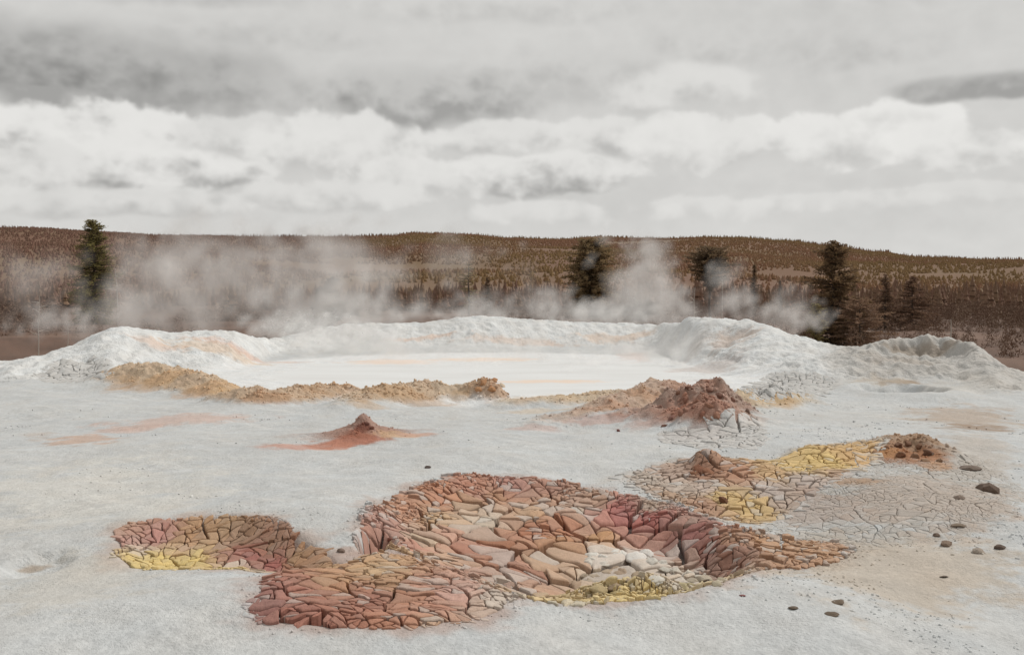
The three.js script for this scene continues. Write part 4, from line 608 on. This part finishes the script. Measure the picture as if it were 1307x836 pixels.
// a limb in any direction
function limbGeo(a, b, r0, r1, n = 4) { const d = new THREE.Vector3(b[0] - a[0], b[1] - a[1], b[2] - a[2]), l = d.length(); const g = new THREE.CylinderGeometry(r1, r0, l, n, 1); g.translate(0, l / 2, 0); g.applyQuaternion(new THREE.Quaternion().setFromUnitVectors(new THREE.Vector3(0, 1, 0), d.normalize())); g.translate(...a); g.deleteAttribute('uv'); return g; }
function conifer({ name = 'conifer', px, py, base, d, width, prof, low = .06, seed, label, tint = [.19, .13, .08], tint2 = [.25, .185, .11], tops = [[0, 1]], dens = 1, clump = 1, group }) {
  const b = atDist(px, base, d), x = b[0], z = b[2], y = plainY(x, z), H = EYE + ray(px, py)[1] * (d / Math.hypot(ray(px, py)[0], ray(px, py)[2])) - y, Wd = width * 1.3 * d / F, r = rng(seed);
  const t = thing(name, [x, y - .1, z], label, 'tree', group);
  const bend = k => [H * .03 * noise(seed, k * 2, 1), H * k, H * .03 * noise(seed, k * 2, 9)];
  const parts = [tubeGeo([0, .2, .4, .6, .8, .97].map(bend), H * .022, H * .004, 7)];
  const P = [], C = [], N = [];
  const leaf = (cx, cy, cz, s, tone) => { const q = [0, 1, 2].map(() => [r() - .5, (r() - .5) * .7, r() - .5]); for (const v of q) { P.push(cx + v[0] * s, cy + v[1] * s, cz + v[2] * s); C.push(...tone); } };
  for (const [ox, frac] of tops) {
    const n = Math.round(34 * dens);
    for (let w = 0; w < n; w++) {
      const k = lerp(low, .99, (w + r() * .8) / n); if (k > frac) continue;
      const R = Wd / 2 * prof(k / frac) * (.75 + r() * .45), c0 = bend(k), nb = 4 + (r() * 3 | 0);
      for (let i = 0; i < nb; i++) {
        const a = r() * 6.283, len = R * (.55 + r() * .6), drop = len * (.12 - .5 * k + .2 * r());
        const sx = c0[0] + ox * Wd * k, tip = [sx + Math.cos(a) * len, c0[1] - drop, c0[2] + Math.sin(a) * len];
        if (len > H * .03) parts.push(limbGeo([sx, c0[1], c0[2]], tip, H * .006, H * .002, 3));
        const m = Math.max(3, Math.round(len / (H * .018)));
        for (let j = 0; j < m; j++) { const u = lerp(.2, 1.05, (j + r()) / m), tone = mix3(tint, tint2, r() * .6 + (r() < .15 ? .4 : 0)); for (let l = 0; l < 5; l++) { const s = H * .042 * clump * (.5 + r() * .8); leaf(lerp(sx, tip[0], u) + (r() - .5) * H * .04, lerp(c0[1], tip[1], u) + (r() - .5) * H * .03, lerp(c0[2], tip[2], u) + (r() - .5) * H * .04, s, tone); } }
      }
    }
  }
  mesh('trunk', mergeGeometries(parts.map(g => g.index ? g.toNonIndexed() : g).map(g => { g.deleteAttribute('uv'); return g; })), M.bark, t);
  const g = geo(P, null, C); g.computeVertexNormals(); mesh('crown', g, M.needle, t);
  return t;
}
const spindle = k => Math.pow(Math.sin(Math.PI * clamp(k * .62 + .30)), .8) , spire = k => Math.pow(1 - k, .75) * .95 + .06, ovoid = k => Math.pow(Math.sin(Math.PI * clamp((k - .02) * .92 + .06)), .6), top60 = k => k < .45 ? .12 : Math.pow(Math.sin(Math.PI * clamp((k - .42) / .62)), .6);
const OLIVE = [.21, .175, .075], OLIVE2 = [0.321, 0.285, 0.111];
conifer({ px: 120, py: 281, base: 412, d: 180, width: 40, prof: spindle, low: .02, seed: 801, label: 'tall olive green spindle shaped conifer standing alone behind the low white mound', tint: OLIVE, tint2: OLIVE2, dens: 2.4, clump: .7 });
conifer({ px: 753, py: 303, base: 405, d: 230, width: 56, prof: k => ovoid(k) * .75 + .25 * (1 - k), low: .08, seed: 802, label: 'broad dark conifer with a forked top rising behind the crater rim', tint: [0.243, 0.169, 0.092], tint2: [0.364, 0.272, 0.148], tops: [[-.10, .97], [.12, 1]], dens: 1.2 });
conifer({ name: 'pine_tree', px: 907, py: 316, base: 405, d: 220, width: 44, prof: top60, low: .4, seed: 803, label: 'pine with a round dark crown on a bare trunk behind the gullied mound', dens: 1.5 });
conifer({ px: 963, py: 337, base: 400, d: 260, width: 16, prof: spire, seed: 804, label: 'small slim dark conifer between the round crowned pine and the big dense conifer', tint: [0.237, 0.148, 0.095] });
conifer({ px: 996, py: 357, base: 400, d: 260, width: 13, prof: spire, seed: 805, label: 'very small dark conifer close beside the slim one', tint: [0.237, 0.148, 0.095] });
conifer({ px: 1063, py: 306, base: 437, d: 104, width: 84, prof: k => .9 * Math.pow(1 - k, .55) + .12 * Math.sin(k * 23), low: .03, seed: 806, label: 'big dense dark conifer reaching to the ground beyond the white saddle', tint: [0.217, 0.142, 0.083], tint2: [0.257, 0.176, 0.095], dens: 1.7, tops: [[0, 1]] });
conifer({ px: 1130, py: 349, base: 424, d: 150, width: 32, prof: spire, seed: 807, label: 'narrow dark conifer, thinner of the two side by side behind the flat topped cone', tint: [0.217, 0.135, 0.092], tint2: [0.228, 0.150, 0.095], low: .05 });
conifer({ px: 1165, py: 351, base: 424, d: 150, width: 50, prof: k => Math.pow(1 - k, .6), seed: 808, label: 'wide bushy dark conifer, broader of the two behind the flat topped cone', tint: [0.198, 0.120, 0.083], tint2: [0.277, 0.178, 0.113], low: .03 });
conifer({ px: 622, py: 353, base: 400, d: 280, width: 26, prof: spire, seed: 809, label: 'short dark conifer next to the thin yellowish tree', tint: [0.205, 0.120, 0.083] });
conifer({ name: 'sapling', px: 598, py: 334, base: 402, d: 250, width: 22, prof: ovoid, low: .15, seed: 810, label: 'thin yellowish see-through tree behind the middle of the crater rim', tint: [0.364, 0.285, 0.132], tint2: [0.303, 0.240, 0.122], dens: .45, clump: .7 });
conifer({ name: 'shrub', px: 1042, py: 386, base: 437, d: 100, width: 22, prof: ovoid, low: .05, seed: 811, label: 'pale yellow green shrub at the foot of the big dense conifer', tint: [0.404, 0.330, 0.143], tint2: [0.346, 0.281, 0.147], dens: 1.1 }).userData.category = 'shrub';
conifer({ name: 'shrub', px: 1098, py: 382, base: 436, d: 102, width: 62, prof: ovoid, low: .05, seed: 812, label: 'dark tangled shrub spreading beside the big dense conifer', tint: [0.277, 0.169, 0.113], tint2: [0.424, 0.298, 0.207], dens: .9 }).userData.category = 'shrub';
// dead standing trunks and fallen logs
function snag(px, py, base, d, lean, seed, label, branches = 5, thick = .012) {
  const b = atDist(px, base, d), x = b[0], z = b[2], y = plainY(x, z), H = EYE + ray(px, py)[1] * d - y, r = rng(seed), t = thing('dead_tree', [x, y - .1, z], label, 'dead tree', 'bleached dead trees on the plain');
  const at = k => [lean * H * k + H * .02 * noise(seed, k * 3), H * k, H * .02 * noise(seed, k * 3, 5)];
  mesh('trunk', tubeGeo([0, .25, .5, .75, 1].map(at), H * thick, H * thick * .3, 6), M.dead, t);
  for (let i = 0; i < branches; i++) { const k = .3 + r() * .65, a = r() * 6.28, p = at(k), l = H * (.08 + r() * .16); mesh('branch', limbGeo(p, [p[0] + Math.cos(a) * l, p[1] + l * (r() - .3), p[2] + Math.sin(a) * l], H * thick * .45, H * thick * .15, 4), M.dead, t); }
}
snag(152, 343, 415, 110, -.05, 901, 'tall leaning bleached dead trunk beside the spindle shaped conifer', 4, .010);
snag(48, 376, 432, 90, .03, 902, 'short bleached dead tree with many twigs at the edge of the brown plain', 14, .012);
snag(886, 366, 408, 150, .02, 903, 'bleached dead tree with spreading twigs beside the round crowned pine', 14, .014);
snag(922, 352, 407, 215, 0, 904, 'thin bare trunk standing just next to the round crowned pine', 3, .010);
snag(1214, 404, 432, 95, .02, 905, 'short bleached stub standing near the fallen log', 1, .03);
snag(1108, 392, 428, 110, .1, 906, 'small bleached dead tree in front of the dark tangled shrub', 16, .014);
snag(85, 405, 430, 95, .04, 907, 'low bleached twiggy stem between the dead tree and the white mound', 6, .014);
{ const a = atDist(1222, 428, 88), y = surface(a[0], a[2]), t = mesh('fallen_log', (() => { const g = new THREE.CylinderGeometry(.10, .15, 2.2, 9, 5), p = g.attributes.position; for (let i = 0; i < p.count; i++) p.setX(i, p.getX(i) + .06 * noise(p.getY(i) * 2, 3)); g.computeVertexNormals(); return g; })(), M.dead); t.position.set(a[0] + .4, y + .2, a[2]); t.rotation.set(0, .5, 1.25); tag(t, 'pale fallen log on the brown plain behind the flat topped cone', 'log'); }
console.log('trees done');

// ---------------------------------------------------------------- steam: clouds of fine droplets rising from the pool and the vents behind the rim
function steam(label, seed, puffs) {
  const r = rng(seed), P = [], C = [], I = [], v = new THREE.Vector3(), e1 = new THREE.Vector3(), e2 = new THREE.Vector3();
  const gs = () => { let s = 0; for (let i = 0; i < 4; i++) s += r(); return (s - 2) * 1.15; };
  for (const [px, py, rx, ry, d, tau, wisp = 1, lean = 0] of puffs) {
    const ax = rx * d / F, ay = ry * d / F, az = Math.max(.8, ax * .6), c = atDist(px, py, d);
    let need = tau * Math.PI * ax * ay * 1.6, tr = 0;                                  // optical depth times area still to fill
    while (need > 0 && tr++ < 400000) {
      const x = c[0], u = gs(), q = gs(), w = gs(), X = x + u * ax + lean * q * ay, Y = c[1] + q * ay, Z = c[2] + w * az;
      const s = (.34 + .95 * r() * r()) * d / 55 * Math.min(1.3, .35 + ry / 30), al = clamp(.5 + .6 * tau, .55, 1), cost = .087 * al * 3.0 * s * s * .85;
      const n = fbm(X * .42, Y * .26, 3, Z * .42 + seed) * 2.0 + .55; if (r() > clamp(lerp(.8, n, wisp))) { need -= cost * .5; continue; }
      need -= cost; if (Y < surface(X, Z, 0) + .03) continue;
      v.set((r() - .5) * 1.3, (r() - .5) * 1.3, 1).normalize(); e1.set(r() - .5, r() - .5, r() - .5).cross(v).normalize(); e2.crossVectors(v, e1);
      const o = P.length / 3, k = 9; P.push(X, Y, Z); C.push(1, 1, 1, al); const o2 = o + 1 + k;
      for (let i = 0; i < k; i++) { const a = i / k * 6.283, R = s * (.8 + r() * .4), ca = Math.cos(a) * R, sa = Math.sin(a) * R, up = (r() - .5) * .25 * R; const dx = e1.x * ca + e2.x * sa + v.x * up, dy = e1.y * ca + e2.y * sa + v.y * up, dz = e1.z * ca + e2.z * sa + v.z * up; P.push(X + dx * 1.1 + dy * .15, Y + dy * 1.05, Z + dz); C.push(1, 1, 1, 0); }
      for (let i = 0; i < k; i++) { const b = (o + 1 + i) * 3; const w = (r() - .5) * .1 * s; P.push(lerp(X, P[b], .5) + v.x * w, lerp(Y, P[b + 1], .5) + v.y * w, lerp(Z, P[b + 2], .5) + v.z * w); C.push(1, 1, 1, .42 * al); const j = (i + 1) % k; I.push(o, o2 + i, o2 + j, o2 + i, o + 1 + i, o2 + j, o2 + j, o + 1 + i, o + 1 + j); }
    }
  }
  const g = geo(P, null, null, null, I); g.setAttribute('color', new THREE.BufferAttribute(new Float32Array(C), 4)); g.computeVertexNormals();
  tag(mesh('steam', g, M.steam), label, 'steam', 'steam rising behind and over the crater', 'stuff'); console.log('steam', I.length / 3);
}
steam('white steam column billowing over the end of the rim next to the low mound', 1001, [[420, 400, 74, 22, 53, .75, .5], [455, 372, 40, 30, 55, .65, .8, .3], [400, 355, 40, 40, 57, .55, .8], [380, 414, 60, 14, 48, .85, .4], [440, 425, 70, 10, 44, .8, .5], [470, 402, 50, 18, 53, .6, .7], [395, 322, 30, 26, 58, .4, .9]]);
steam('thin steam drifting behind the low white mound and lone conifer', 1002, [[215, 388, 66, 30, 62, .6, .9], [240, 345, 54, 36, 64, .45, .9], [110, 406, 64, 14, 60, .6, .7], [300, 370, 76, 46, 64, .42, .9], [330, 325, 90, 26, 70, .26, .9], [210, 322, 46, 22, 68, .24, .9], [50, 372, 46, 30, 66, .2, .8], [165, 388, 24, 16, 60, .35, .9], [300, 350, 160, 50, 84, .20, .5]]);
steam('low steam hanging along the crater rim below the forked conifer', 1003, [[660, 388, 54, 16, 55, .55, .8], [590, 402, 66, 10, 53, .5, .7], [720, 400, 66, 11, 53, .6, .7], [780, 402, 66, 12, 53, .75, .6], [560, 350, 70, 30, 66, .12, .9], [840, 402, 44, 12, 52, .65, .7]]);
steam('tall ragged steam plume between the forked conifer and the round pine', 1004, [[815, 374, 28, 30, 54, .75, .8], [830, 337, 22, 24, 55, .7, .9, .2], [800, 347, 26, 30, 56, .55, .9, -.3], [812, 318, 28, 12, 57, .45, .9], [850, 385, 34, 18, 54, .6, .8]]);
steam('steam tongue trailing off the top of the gullied white mound', 1005, [[955, 390, 32, 16, 46, .65, .8], [1000, 399, 36, 14, 46, .6, .8, -.4], [935, 367, 24, 20, 47, .35, .9], [1025, 413, 22, 9, 45, .6, .7], [985, 377, 28, 14, 48, .35, .9]]);
steam('thin bright vapour lying low over the white mud pool', 1006, [[700, 468, 150, 14, 36, .34, .5], [520, 460, 110, 14, 38, .38, .5], [850, 458, 60, 18, 36, .45, .6], [430, 440, 80, 14, 44, .55, .5], [620, 440, 160, 10, 44, .30, .6], [790, 440, 80, 12, 43, .35, .6]]);

renderer.render(scene, camera);
